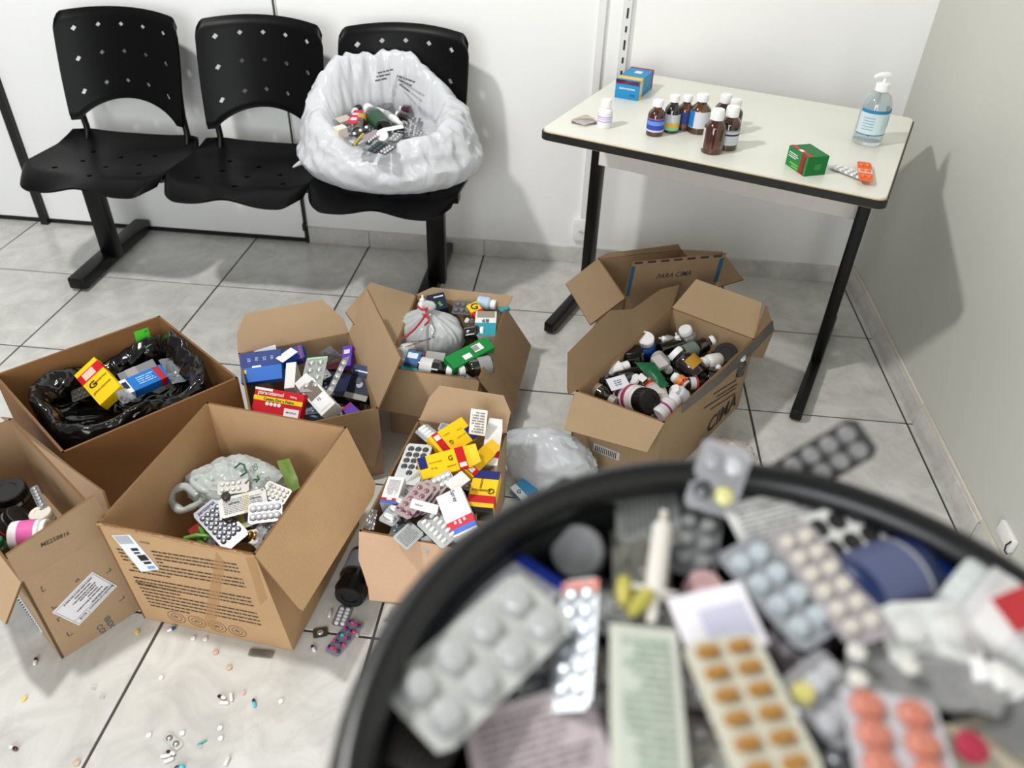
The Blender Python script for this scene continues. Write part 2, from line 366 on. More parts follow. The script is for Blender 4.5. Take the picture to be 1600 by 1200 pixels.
for px_, fx, fy in ((0, lf.x, lf.y), (1, rf.x, rf.y)):
    y0 = fy; y1 = fy+FY
    if px_ == 0: y1 = fy+.555
    ym = fy+.315
    link('foot', box_me(.034, y1-y0, .036, .005), STB, tb, T(fx, (y0+y1)/2, .026))
    for yy in (y0+.04, y1-.04): link('foot_pad', lathe_me(((0, 0), (.013, 0), (.013, .012), (0, .012)), 12), mat((25, 25, 25), .7), tb, T(fx, yy, 0))
    link('post', box_me(.034, .052, ZT-.027-.04, .005), STB, tb, T(fx, ym, .04+(ZT-.067)/2))
    link('top_rail', box_me(.03, TD*.8, .022, .003), STB, tb, T(fx, 0, ZT-.039))
    link('bolt', lathe_me(((0, .004), (.007, .003), (.008, 0)), 10), mat((120, 120, 120), .4, .8), tb, T(fx+(.028 if px_ == 0 else -.028), ym-.036, ZT-.1) @ Matrix.Rotation(math.pi/2, 4, 'X'))
ym = (lf.y+rf.y)/2+.315
link('apron', box_me(rf.x-lf.x-.03, .016, .20, .001, 1), mat((228, 224, 220), .5, grain=.03), tb, T((lf.x+rf.x)/2, ym-.0, ZT-.027-.102))
# ------------------------------------------------------------------ cardboard boxes
EDGE = mat((120, 88, 54), .9, grain=.3, gscale=300)
def H3(p, z): return V((p[0], p[1], z))
class CBox:
    def __init__(s, name, label, rim, h, ms, bottom=None, th=.005, top_h=None):
        s.rim = [V((p[0], p[1])) for p in rim]; s.h = h; s.m = ms; s.th = th
        bot = [V((p[0], p[1])) for p in (bottom or rim)]
        c = sum(s.rim, V((0, 0)))/4; s.c = c
        s.o = thing(name, label, 'box', T(c.x, c.y, 0)); s.I = s.o.matrix_world.inverted()
        s.R = [H3(p, h) for p in s.rim]; s.B = [H3(p, .001) for p in bot]
        for i in range(4):
            j = (i+1) % 4
            mid = (s.R[i]+s.R[j])/2; inw = V((c.x, c.y, mid.z))-mid
            nrm = (s.R[j]-s.R[i]).cross(V((0, 0, 1))).normalized()
            if nrm.dot(inw) < 0: nrm = -nrm
            mm = ms[i] if isinstance(ms, list) else ms
            link('side_panel', prism_me([s.B[i], s.B[j], s.R[j], s.R[i]], nrm*th), [mm, EDGE], s.o, s.I)
        link('bottom_panel', prism_me([p+(V((c.x, c.y, p.z))-p)*.03 for p in s.B], (0, 0, .005)), [ms[0] if isinstance(ms, list) else ms, EDGE], s.o, s.I)
    def flap(s, i, j, px, ang=None, n=None, m=None, zs=None, a=None, b=None):
        """flap hinged on rim corner i->j; ang = angle above outward horizontal (deg); px = outer outline pixels"""
        A = a or s.R[i]; B = b or s.R[j]; c3 = V((s.c.x, s.c.y, A.z)); h = (B-A).normalized()
        out = (A+B)/2-c3; out -= h*out.dot(h); out.z = 0; out.normalize()
        d = out*math.cos(math.radians(ang))+V((0, 0, 1))*math.sin(math.radians(ang))
        nrm = h.cross(d).normalized()
        pts = [A, B]+[onp(x, y, A, nrm) for x, y in px]
        mm = m or (s.m[0] if isinstance(s.m, list) else s.m)
        off = nrm*.0045
        if off.dot(CAM-A) > 0: off = -off
        link('flap', prism_me(pts, off), [mm, EDGE], s.o, s.I)
        if nrm.dot(CAM-A) < 0: nrm = -nrm
        return A, nrm
def face_px(pa, n, xa, xb):
    """frame on plane (point pa, normal n toward viewer) running from pixel xa to pixel xb, origin in the middle"""
    a, b = onp(*xa, pa, n), onp(*xb, pa, n)
    return frame((a+b)/2, b-a, n), (b-a).length
KA, KB, KC = kraft((188, 153, 114)), kraft((172, 145, 115), 'z'), kraft((138, 98, 60))
KD, KG = kraft((162, 137, 107)), kraft((156, 131, 102), 'z')
INK = (52, 42, 34)
# A: big box in front with the printed handling text
bA = CBox('cardboard_box', 'large front cardboard box with printed handling text and white bag of blister packs', [(-1.871, -1.765), (-1.551, -1.801), (-1.485, -1.428), (-1.818, -1.387)], .31, KA, [(-1.868, -1.747), (-1.529, -1.7852), (-1.485, -1.428), (-1.815, -1.387)])
bA.flap(1, 2, [(587, 757), (584, 775), (473, 955), (466, 950)], -52)
nA = (bA.R[1]-bA.R[0]).cross(bA.B[0]-bA.R[0]).normalized()
if nA.dot(CAM-bA.R[0]) < 0: nA = -nA
pA = bA.R[0]
def prA(xa, xb): M, l = face_px(pA, nA, xa, xb); return bA.I @ M, l
M, l = prA((218, 846), (234, 849)); text(bA.o, 'CAUÇÕES', M, l, .008, INK)
def lineA(xa, xb, seed, h=.0052):
    M, l = prA(xa, xb); fine(bA.o, M, l, h, 1, INK, seed, ragged=0, fill=.85)
rnd = random.Random(3)
L0, L1, R0, R1 = V((179, 852)), V((235, 945)), V((370, 882)), V((411, 982))
rows = 18
for k in range(rows):
    f_ = k/(rows-1); a = L0.lerp(L1, f_); b = R0.lerp(R1, f_)
    if k == 8: continue
    e = b if k not in (3, 7, 12, 17) else a.lerp(b, .35)
    if k < 7: st = a.lerp(b, .30 if k < 5 else .0+.05)
    else: st = a
    if k in (1, 2, 3, 4): lineA(a, a.lerp(b, .06), 50+k)
    lineA(st, e, k)
M, l = prA((211, 909), (277, 924)); text(bA.o, 'ARMAZENAMENTO E TRANSPORTE:', M, l, .0062, INK)
for cx, cy in ((276, 964), (308, 971), (340, 979), (371, 986)):
    M, l = prA((cx-14, cy-4), (cx+14, cy+4)); r = l*.5
    for rr in (1., .62):
        link('printed_ring', lathe_me(((r*rr, 0), (r*rr-.0011, 0)), 28), mat(INK, .7), bA.o, M @ T(0, 0, .0005))
    fine(bA.o, M, r*.6, r*.4, 2, INK, cx)
M, l = prA((176, 836), (203, 836))
a, b, c, d = [onp(x, y, pA, nA) for x, y in ((175, 836), (203, 835), (249, 889), (221, 893))]
link('shipping_label', prism_me([p+nA*.0005 for p in (a, b, c, d)], nA*.0004), [mat((236, 240, 245), .5)]*2, bA.o, bA.I)
Mx = bA.I @ frame(a.lerp(c, .5)+nA*.001, b-a, nA)
for k in range(11):
    q = .08+k*.075; p1, p2 = a.lerp(b, q), a.lerp(b, q+.03); dn = (d-a)*.23
    link('barcode_bar', plane_me([bA.I @ (p+nA*.0011) for p in (p1+(d-a)*.02, p2+(d-a)*.02, p2+dn, p1+dn)]), mat((60, 66, 90), .6), bA.o)
for u0, u1, v0, v1, cc in ((.42, .80, .36, .44, (15, 15, 18)), (.42, .75, .47, .52, (20, 20, 24)), (.45, .92, .56, .72, (8, 8, 10)), (.5, .9, .75, .82, (15, 15, 18)), (.5, .9, .88, .96, (120, 170, 215))):
    def bl(u, v): return a.lerp(b, u).lerp(d.lerp(c, u), v)+nA*.0011
    link('label_print', plane_me([bA.I @ bl(*q) for q in ((u0, v0), (u1, v0), (u1, v1), (u0, v1))]), mat(cc, .6), bA.o)
for q in (((398, 870), (418, 935), (407, 946), (384, 872)), ((338, 862), (352, 880), (336, 980), (318, 978))):
    link('packing_tape', plane_me([bA.I @ (onp(x, y, pA, nA)+nA*.0006) for x, y in q]), film((196, 150, 96), .55, .18), bA.o)
rt = random.Random(8); e0, e1_ = bA.R[0], bA.R[1]; top_, bot_ = [], []
for k in range(61):
    p = e0.lerp(e1_, k/60); top_.append(p+V((0, 0, rt.uniform(.0, .0045)))+nA*rt.uniform(0, .002)); bot_.append(p+V((0, 0, -.004-rt.uniform(0, .003)))+nA*.0006)
bm = bmesh.new(); A_ = [bm.verts.new(p) for p in top_]; B_ = [bm.verts.new(p) for p in bot_]
for k in range(60): bm.faces.new((A_[k], A_[k+1], B_[k+1], B_[k]))
bmesh.ops.solidify(bm, geom=bm.faces[:], thickness=.0008); link('torn_edge', mkmesh('torn', bm), mat((224, 184, 140), .9), bA.o, bA.I)
# B: left front box
u2, v2 = V((.584, .812)), V((-.812, .584)); P0 = V((-1.983, -1.862))
bB = CBox('cardboard_box', 'cardboard box at the left edge with white address label on its side', [P0, P0+u2*.178, P0+u2*.178+v2*.50, P0+v2*.50], .24, KB)
nB = V((v2.x, v2.y, 0))*-1; pB = bB.R[0]
q, nf = bB.flap(0, 1, [(147, 775), (10, 868)], 80)
bB.flap(1, 2, [(0, 652), (160, 768), (168, 778)][:2], 72, b=bB.R[2]+V((0, 0, .0)))
bB.flap(3, 0, [(8, 975), (-22, 950)], -35)
M, l = face_px(q, nf, (64, 852), (108, 832)); text(bB.o, 'ME258816', bB.I @ M, l, l*.24, INK)
a, b, c, d = [onp(x, y, pB, nB) for x, y in ((81, 957), (144, 893), (183, 915), (123, 977))]
link('address_label', prism_me([p+nB*.0005 for p in (a, b, c, d)], nB*.0004), [mat((232, 232, 238), .5)]*2, bB.o, bB.I)
def lb(u, v): return a.lerp(b, u).lerp(d.lerp(c, u), v)
def ltxt(s, ua, va, ub, vb, h=None, cc=INK):
    A_, B_ = lb(ua, va), lb(ub, vb); text(bB.o, s, bB.I @ frame((A_+B_)/2+nB*.0012, B_-A_, nB), (B_-A_).length, h, cc)
ltxt('MUNICÍPIO DE FRANCISCO', .97, .86, .36, .86, .0072); ltxt('01/18', .28, .86, .12, .86, .007)
for k, (ua, ub, v_) in enumerate(((.9, .5, .74), (.86, .22, .60), (.80, .55, .50), (.82, .42, .40), (.86, .3, .32), (.80, .4, .22), (.9, .2, .12))):
    A_, B_ = lb(ua, v_), lb(ub, v_); fine(bB.o, bB.I @ frame((A_+B_)/2+nB*.0012, B_-A_, nB), (B_-A_).length, .0038, 1, (90, 90, 96), k, ragged=0, fill=.8)
for q0, q1 in (((.03, .06), (.97, .06)), ((.03, .95), (.97, .95)), ((.03, .06), (.03, .95)), ((.97, .06), (.97, .95)), ((.03, .78), (.97, .78)), ((.32, .78), (.32, .95))):
    A_, B_ = lb(*q0), lb(*q1); link('ruled_line', box_me((B_-A_).length, .0006, .0002), mat((70, 70, 78), .6), bB.o, bB.I @ frame((A_+B_)/2+nB*.0011, B_-A_, nB))
for (x, y), (x2, y2), (x3, y3) in (((166, 896), (173, 891), (170, 888)), ((185, 940), (194, 934), (192, 931)), ((80, 948), (83, 951), (90, 947)), ((104, 988), (107, 994), (115, 989)), ((92, 971), (89, 967), (95, 964)), ((64, 916), (66, 925), (72, 921))):
    for A2, B2 in (((x, y), (x2, y2)), ((x2, y2), (x3, y3))):
        A_, B_ = onp(*A2, pB, nB), onp(*B2, pB, nB); link('corner_mark', box_me((B_-A_).length, .0012, .0002), mat(INK, .7), bB.o, bB.I @ frame((A_+B_)/2+nB*.0006, B_-A_, nB))
M, l = face_px(pB, nB, (123, 908), (118, 906)); text(bB.o, '2', bB.I @ M, l, .007, INK)
for s_, xa, xb in (('IBIDO', (166, 964), (178, 983)), ('COM', (154, 977), (165, 992))):
    M, l = face_px(pB, nB, xa, xb); text(bB.o, s_, bB.I @ M, l, .012, (24, 92, 108))
nL = V((-u2.x, -u2.y, 0)); a, b, c, d = [onp(x, y, pB, nL) for x, y in ((21, 928), (27, 926), (67, 987), (61, 996))]
link('barcode_label', prism_me([p+nL*.0005 for p in (a, b, c, d)], nL*.0004), [mat((225, 230, 236), .5)]*2, bB.o, bB.I)
for k in range(14):
    t0 = .08+k*.06; link('barcode_bar', plane_me([bB.I @ (p+nL*.0012) for p in (a.lerp(d, t0).lerp(b.lerp(c, t0), .2), a.lerp(d, t0+.03).lerp(b.lerp(c, t0+.03), .2), a.lerp(d, t0+.03).lerp(b.lerp(c, t0+.03), .85), a.lerp(d, t0).lerp(b.lerp(c, t0), .85))]), mat((30, 34, 50), .6), bB.o)
# C: long box lined with a black bag
hC = .23; cBR, cR, cF = at(249, 493, hC), at(372, 590, hC), at(97, 708, hC); cL = cBR+(cF-cR)
bC = CBox('cardboard_box', 'dark brown open box lined with a shiny black bin bag', [cF, cR, cBR, cL], hC, KC, th=.006)
sn = (cBR-cL).cross(V((0, 0, 1))).normalized()
if sn.dot(CAM-cBR) < 0: sn = -sn
a, b, c, d = [onp(x, y, cBR+sn*.0065, sn) for x, y in ((209, 519), (231, 512), (236, 526), (214, 537))]
link('sticky_note', prism_me([bC.I @ p for p in (a, b, c, d)], sn*.0006), [mat((92, 226, 62), .6)]*2, bC.o, label='bright green sticky note')
M, l = face_px(a+sn*.0012, sn, (226, 516), (229, 519)); text(bC.o, '5', bC.I @ M, .006, .008, (40, 90, 30))
# D: box with paracetamol carton
hD = .217; rD = [at(378, 653, hD), at(591, 638, hD), at(545, 520, hD), at(372, 552, hD)]
rD[0] = rD[3]+(rD[1]-rD[2])
bD = CBox('cardboard_box', 'small open cardboard box holding the red pain tablet carton and silver blisters', rD, hD, KD)
bD.flap(2, 3, [(370, 520), (383, 490), (503, 468), (537, 498)], 50)
bD.flap(1, 2, [(573, 452), (626, 560)], 66)
bD.flap(0, 1, [(596, 682), (585, 730), (578, 728), (430, 700), (395, 690)], -84)
# E: box behind with the knotted bag
hE = .22; rE = [at(624, 577, hE), at(749, 595, hE), at(791, 481, hE), at(649, 461, hE)]; rE[0] = V((-1.487, -1.078, hE))
bE = CBox('cardboard_box', 'open cardboard box holding the knotted white bag with red ribbon', rE, hE, KD)
bE.flap(3, 0, [(540, 487), (579, 441)], 16)
bE.flap(2, 3, [(668, 452), (676, 449), (801, 462), (797, 472)], 55)
bE.flap(1, 2, [(830, 540), (799, 656)], -64)
bE.flap(0, 1, [(742, 640), (735, 665), (592, 640)], -62)
# F: narrow box full of yellow cartons
hF = .22; rF = [at(561, 830, hF), at(752, 858, hF), at(792, 677, hF), at(653, 656, hF)]; rF[1] = rF[0]+(rF[2]-rF[3])
bF = CBox('cardboard_box', 'narrow cardboard box heaped with yellow cartons and blister packs', rF, hF, KB)
bF.flap(2, 3, [(657, 652), (670, 622), (687, 602), (787, 618), (798, 644), (792, 672)], 62)
bF.flap(0, 1, [(740, 950), (577, 938), (575, 918), (560, 874)], -72, m=kraft((196, 162, 134)))
# G: empty box under the table
hG = .22; rG = [at(976, 466, hG), at(1118, 446, hG), at(1065, 390, hG), at(934, 404, hG)]; rG[1] = rG[0]+(rG[2]-rG[3])
bG = CBox('cardboard_box', 'open cardboard box under the table with blue striped upright flap', rG, hG, KG)
bG.flap(3, 0, [(922, 507), (884, 443)], -8)
qg, ng = bG.flap(0, 1, [(1135, 397), (989, 411)], 68)
bG.flap(1, 2, [(1133, 399), (1160, 434)], 22) if False else bG.flap(1, 2, [(1128, 393), (1162, 436)], 8)
bG.flap(2, 3, [(950, 396), (1060, 382)], 75)
M, l = face_px(qg, ng, (1027, 432), (1081, 426)); text(bG.o, 'PARA CIMA', bG.I @ M, l, l*.21, (36, 42, 58))
for q in (((987, 416), (993, 416), (983, 462), (977, 463)), ((976, 467), (983, 466), (981, 481), (975, 482)), ((1125, 404), (1132, 402), (1121, 440), (1114, 441))):
    link('printed_stripe', plane_me([bG.I @ (onp(x, y, qg, ng)+ng*.0005) for x, y in q]), mat((38, 92, 132), .6), bG.o)
for k in range(7):
    x = 992+k*20.6; y = 409.5-k*1.75
    link('printed_dash', plane_me([bG.I @ (onp(x_, y_, qg, ng)+ng*.0005) for x_, y_ in ((x, y), (x+13, y-1), (x+12, y+2.4), (x-1, y+3.4))]), mat((50, 52, 62), .6), bG.o)
# H: box full of dark bottles
hH = .24; rH = [at(1038, 661, hH), at(1180, 530, hH), at(1050, 481, hH), at(899, 611, hH)]
bH = CBox('cardboard_box', 'large cardboard box crammed with dark medicine bottles in front of the table', rH, hH, KD, th=.006)
bH.flap(2, 3, [(890, 617), (888, 606), (889, 551), (955, 485), (990, 483), (1033, 452), (1062, 445)], 66, m=KG)
bH.flap(1, 2, [(1088, 436), (1191, 473)], 46)
bH.flap(3, 0, [(1011, 707), (881, 671), (892, 630)], -42)
qh, nh = bH.flap(0, 1, [(1196, 562), (1208, 520), (1199, 476), (1190, 500)], 30) if False else (None, None)
nH = (bH.R[1]-bH.R[0]).cross(V((0, 0, 1))).normalized()
if nH.dot(CAM-bH.R[0]) < 0: nH = -nH
pH = bH.R[0]
e1 = onp(1200, 478, bH.R[1], nH+V((0, 0, .0))); e2 = onp(1211, 516, pH+nH*.01, nH)
link('flap', prism_me([bH.R[1]+V((0, 0, -.06)), bH.R[1], onp(1199, 478, bH.R[1], nH), onp(1210, 515, bH.R[1], nH), onp(1192, 560, bH.R[1], nH)], -nH*.005), [KD, EDGE], bH.o, bH.I)
lp = pH+nH*.001
link('marbled_tape', plane_me([bH.I @ (onp(x, y, lp, nH)) for x, y in ((1065, 632), (1120, 588), (1172, 538), (1208, 500), (1209, 517), (1172, 556), (1122, 602), (1066, 646))]), mat((96, 92, 86), .4, grain=.6, gscale=120), bH.o)
M, l = face_px(lp, nH, (1106, 668), (1152, 622)); text(bH.o, 'CIMA', bH.I @ M, l, None, (30, 28, 28))
for k, (xa, xb) in enumerate((((1115, 616), (1150, 594)), ((1120, 620), (1152, 600)), ((1100, 638), (1150, 606)), ((1110, 640), (1150, 614)))):
    M, l = face_px(lp, nH, xa, xb); fine(bH.o, bH.I @ M, l, .006, 1, (40, 36, 34), k, ragged=0, fill=.7)
nFh = (bH.R[0]-bH.R[3]).cross(V((0, 0, 1))).normalized()
if nFh.dot(CAM-bH.R[0]) < 0: nFh = -nFh
a, b, c, d = [onp(x, y, bH.R[0]+nFh*.001, nFh) for x, y in ((928, 692), (968, 708), (967, 720), (926, 704))]
link('barcode_label', plane_me([bH.I @ p for p in (a, b, c, d)]), mat((200, 200, 196), .5), bH.o)
for k in range(12):
    t0 = .08+k*.07; link('barcode_bar', plane_me([bH.I @ (p+nFh*.0004) for p in (a.lerp(b, t0).lerp(d.lerp(c, t0), .15), a.lerp(b, t0+.035).lerp(d.lerp(c, t0+.035), .15), a.lerp(b, t0+.035).lerp(d.lerp(c, t0+.035), .9), a.lerp(b, t0).lerp(d.lerp(c, t0), .9))]), mat((20, 20, 22), .6), bH.o)
# ------------------------------------------------------------------ the tall bin in the foreground
BC = V((-.891, -2.490, 0)); BZ = 1.05; BR_ = .229
bn = thing('waste_bin', 'tall round black plastic bin brimming with medicine packs in the foreground', 'bin', T(BC.x, BC.y, 0))
BM = mat((13, 15, 16), .38)
link('body', lathe_me(((0, .02), (.165, .02), (.172, .0), (.178, .0), (.180, .03), (.214, BZ-.05), (.2165, BZ-.03), (.2105, BZ-.03), (.207, BZ-.06), (.176, .035), (0, .035)), 72), BM, bn)
link('rim', lathe_me(tuple((.2185+.0115*math.cos(t), BZ-.014+.014*math.sin(t)) for t in [2*math.pi*k/12 for k in range(13)]), 72), mat((10, 11, 12), .33), bn)
# ------------------------------------------------------------------ kinds of thing
NUP = (0, -.35, 1)
def AB(A, B): return at(*A), at(*B)
def uph(base, x, y):
    """height above base at which the vertical through base meets pixel x,y"""
    d = ray(x, y); hx = V((d.x, d.y)); t = (V((base.x, base.y))-V((CAM.x, CAM.y))).dot(hx)/hx.dot(hx)
    return CAM.z+t*d.z-base.z
def carton_at(name, label, M, L, w, t, base, bands=(), patches=(), texts=(), ends=(), sides=(), group=None, cat='carton', opened=None):
    """M: centre of the top face, x along L, y across w, z out"""
    o = thing(name, label, cat, M, group)
    link('body', box_me(L, w, t, .0007, 1), mat(base, .5, spec=.25), o, T(0, 0, -t/2))
    for k, (u0, u1, c) in enumerate(bands):
        link('printed_band', box_me((u1-u0)*L, w+.0008, t+.0008, .0004, 1), mat(c, .5, spec=.25), o, T(((u0+u1)/2-.5)*L, 0, -t/2))
    for k, (u0, u1, v0, v1, c) in enumerate(patches):
        link('printed_patch', box_me((u1-u0)*L, (v1-v0)*w, .0004), mat(c, .5, spec=.25), o, T(((u0+u1)/2-.5)*L, ((v0+v1)/2-.5)*w, .0006+.0002*k))
    for (s, u, v, wf, c, rot) in texts:
        text(o, s, T((u-.5)*L, (v-.5)*w, .0012+.0002*len(patches)) @ Matrix.Rotation(math.radians(rot), 4, 'Z'), wf*L, None, c)
    ME = Matrix(((0, 0, -1, -L/2), (-1, 0, 0, 0), (0, 1, 0, -t/2), (0, 0, 0, 1)))
    for e in ends:
        if e[0] == 'p': link('printed_patch', box_me((e[2]-e[1])*w, (e[4]-e[3])*t, .0004), mat(e[5], .45), o, ME @ T(((e[1]+e[2])/2-.5)*w, ((e[3]+e[4])/2-.5)*t, .0004))
        else: text(o, e[1], ME @ T((e[2]-.5)*w, (e[3]-.5)*t, .0012), e[4]*w, None, e[5])
    MS = Matrix(((1, 0, 0, 0), (0, 0, -1, -w/2), (0, 1, 0, -t/2), (0, 0, 0, 1)))
    for e in sides:
        if e[0] == 'p': link('printed_patch', box_me((e[2]-e[1])*L, (e[4]-e[3])*t, .0004), mat(e[5], .45), o, MS @ T(((e[1]+e[2])/2-.5)*L, ((e[3]+e[4])/2-.5)*t, .0004))
        elif e[0] == 'f': fine(o, MS @ T(0, 0, .0004), L*.75, t*.6, e[1], (90, 90, 92), 3)
        else: text(o, e[1], MS @ T((e[2]-.5)*L, (e[3]-.5)*t, .0012), e[4]*L, None, e[5])
    if opened is not None:
        s = 1 if opened > 0 else -1
        link('end_flap', prism_me([(s*L/2, -w/2+.001, 0), (s*L/2, w/2-.001, 0), (s*(L/2+.018), w/2-.004, .010), (s*(L/2+.018), -w/2+.004, .010)], (0, 0, -.0006)), [mat(base, .6)]*2, o)
    return o
def carton(name, label, A, B, w, t, base, n=NUP, **k):
    a, b = AB(A, B); return carton_at(name, label, frame((a+b)/2, b-a, n), (b-a).length, w, t, base, **k)
def card_me(L, w, r=.004, th=.0006, bend=0., n=14):
    key = ('card', round(L, 4), round(w, 4), r, th, bend)
    if key in CACHE: return CACHE[key]
    bm = bmesh.new(); cols = []
    def zb(x): return bend*(1-(2*x/L)**2)
    for i in range(n+1):
        x = -L/2+L*i/n; e = max(0, r-(L/2-abs(x))); hw = w/2-(r-math.sqrt(max(0, r*r-e*e)))
        cols.append([bm.verts.new((x, s*hw, zb(x)-q)) for s, q in ((-1, 0), (1, 0), (1, th), (-1, th))])
    for a, b in zip(cols[:-1], cols[1:]):
        for k in range(4): bm.faces.new((a[k], a[(k+1) % 4], b[(k+1) % 4], b[k]))
    bm.faces.new(cols[0][::-1]); bm.faces.new(cols[-1]); CACHE[key] = mkmesh('card', bm, True); return CACHE[key]
def pocket_me(kind, s, h):
    """one raised pocket: round / oval across"""
    key = ('pocket', kind, round(s, 5), round(h, 5))
    if key in CACHE: return CACHE[key]
    bm = bmesh.new(); seg = 14; rings = []; pr = ((1.0, 0), (.94, .55), (.72, .9), (.35, 1.0))
    sx, sy = (s, s) if kind == 'round' else (s, s*2.0)
    for rr, zz in pr:
        rings.append([bm.verts.new((sx*rr*math.cos(2*math.pi*k/seg), (sy-sx)*(1 if math.sin(2*math.pi*k/seg) > .01 else -1 if math.sin(2*math.pi*k/seg) < -.01 else 0)*.95+sx*rr*math.sin(2*math.pi*k/seg), h*zz)) for k in range(seg)])
    top = bm.verts.new((0, 0, h*1.02))
    for a, b in zip(rings[:-1], rings[1:]):
        for k in range(seg): bm.faces.new((a[k], a[(k+1) % seg], b[(k+1) % seg], b[k]))
    for k in range(seg): bm.faces.new((rings[-1][k], rings[-1][(k+1) % seg], top))
    CACHE[key] = mkmesh('pocket', bm, True); return CACHE[key]
def pockets_me(kind, s, h, L, w, rows, cols, mx=.1, my=.16, skip=()):
    key = ('pockets', kind, round(s, 5), h, round(L, 4), round(w, 4), rows, cols, mx, my, tuple(skip))
    if key in CACHE: return CACHE[key]
    one = pocket_me(kind, s, h); bm = bmesh.new()
    for p in pocket_pos(L, w, rows, cols, mx, my):
        if p[2] in skip: continue
        tmp = bmesh.new(); tmp.from_mesh(one); bmesh.ops.translate(tmp, verts=tmp.verts, vec=(p[0], p[1], 0)); me = bpy.data.meshes.new('x'); tmp.to_mesh(me); tmp.free(); bm.from_mesh(me); bpy.data.meshes.remove(me)
    CACHE[key] = mkmesh('pockets', bm, True); return CACHE[key]
def pocket_pos(L, w, rows, cols, mx=.1, my=.16):
    r = []
    for i in range(rows):
        for j in range(cols):
            x = -L/2+L*(mx+(1-2*mx)*((i+.5)/rows)); y = -w/2+w*(my+(1-2*my)*((j+.5)/cols)) if cols > 1 else 0
            r.append((x, y, i*cols+j))
    return r
SILV = (206, 208, 210); ALU = (176, 178, 182)
def blister_at(name, label, M, L, w, rows, cols, kind='round', s=.0045, h=.004, card=SILV, pock=SILV, cm=.75, pm=.75, prough=.28, single=False, flip=False, clear=False, group=None, bend=0., strip=None, mx=.06, my=.08, skip=(), printed=False, sub='pocket', pocks=None):
    o = thing(name, label, 'blister pack', M, group)
    cmt = film(card, .35, .15) if clear else mat(card, .32, cm, grain=.06, gscale=400)
    link('foil_card', card_me(L, w, min(.004, w*.14), .0007, bend), cmt, o)
    if flip:
        fine(o, T(0, 0, .0002), L*.8, w*.75, 9, tuple(int(x*.62) for x in card), int(L*1e4), fill=.38)
    else:
        pmt = mat(pock, prough, pm)
        if single:
            for q, (x, y, k) in enumerate(pocket_pos(L, w, rows, cols, mx, my)):
                if k in skip: continue
                cc = pocks[k % len(pocks)] if pocks else None
                link(sub, pocket_me(kind, s, h), mat(cc, prough, 0., coat=.6) if cc else pmt, o, T(x, y, bend*(1-(2*x/L)**2)))
        else:
            link('pockets', pockets_me(kind, s, h, L, w, rows, cols, mx, my, skip), pmt, o, T(0, 0, bend*.6))
    if strip: link('printed_strip', box_me(strip[1]*L, w*.96, .0003), mat(strip[2], .5), o, T((strip[0]-.5)*L, 0, .0004+bend*.7))
    if printed: fine(o, T(0, 0, .0004), L*.7, w*.2, 2, (60, 60, 90), 5)
    return o
def blister(name, label, A, B, w, rows, cols, n=NUP, **k):
    a, b = AB(A, B); return blister_at(name, label, frame((a+b)/2, b-a, n), (b-a).length, w, rows, cols, **k)
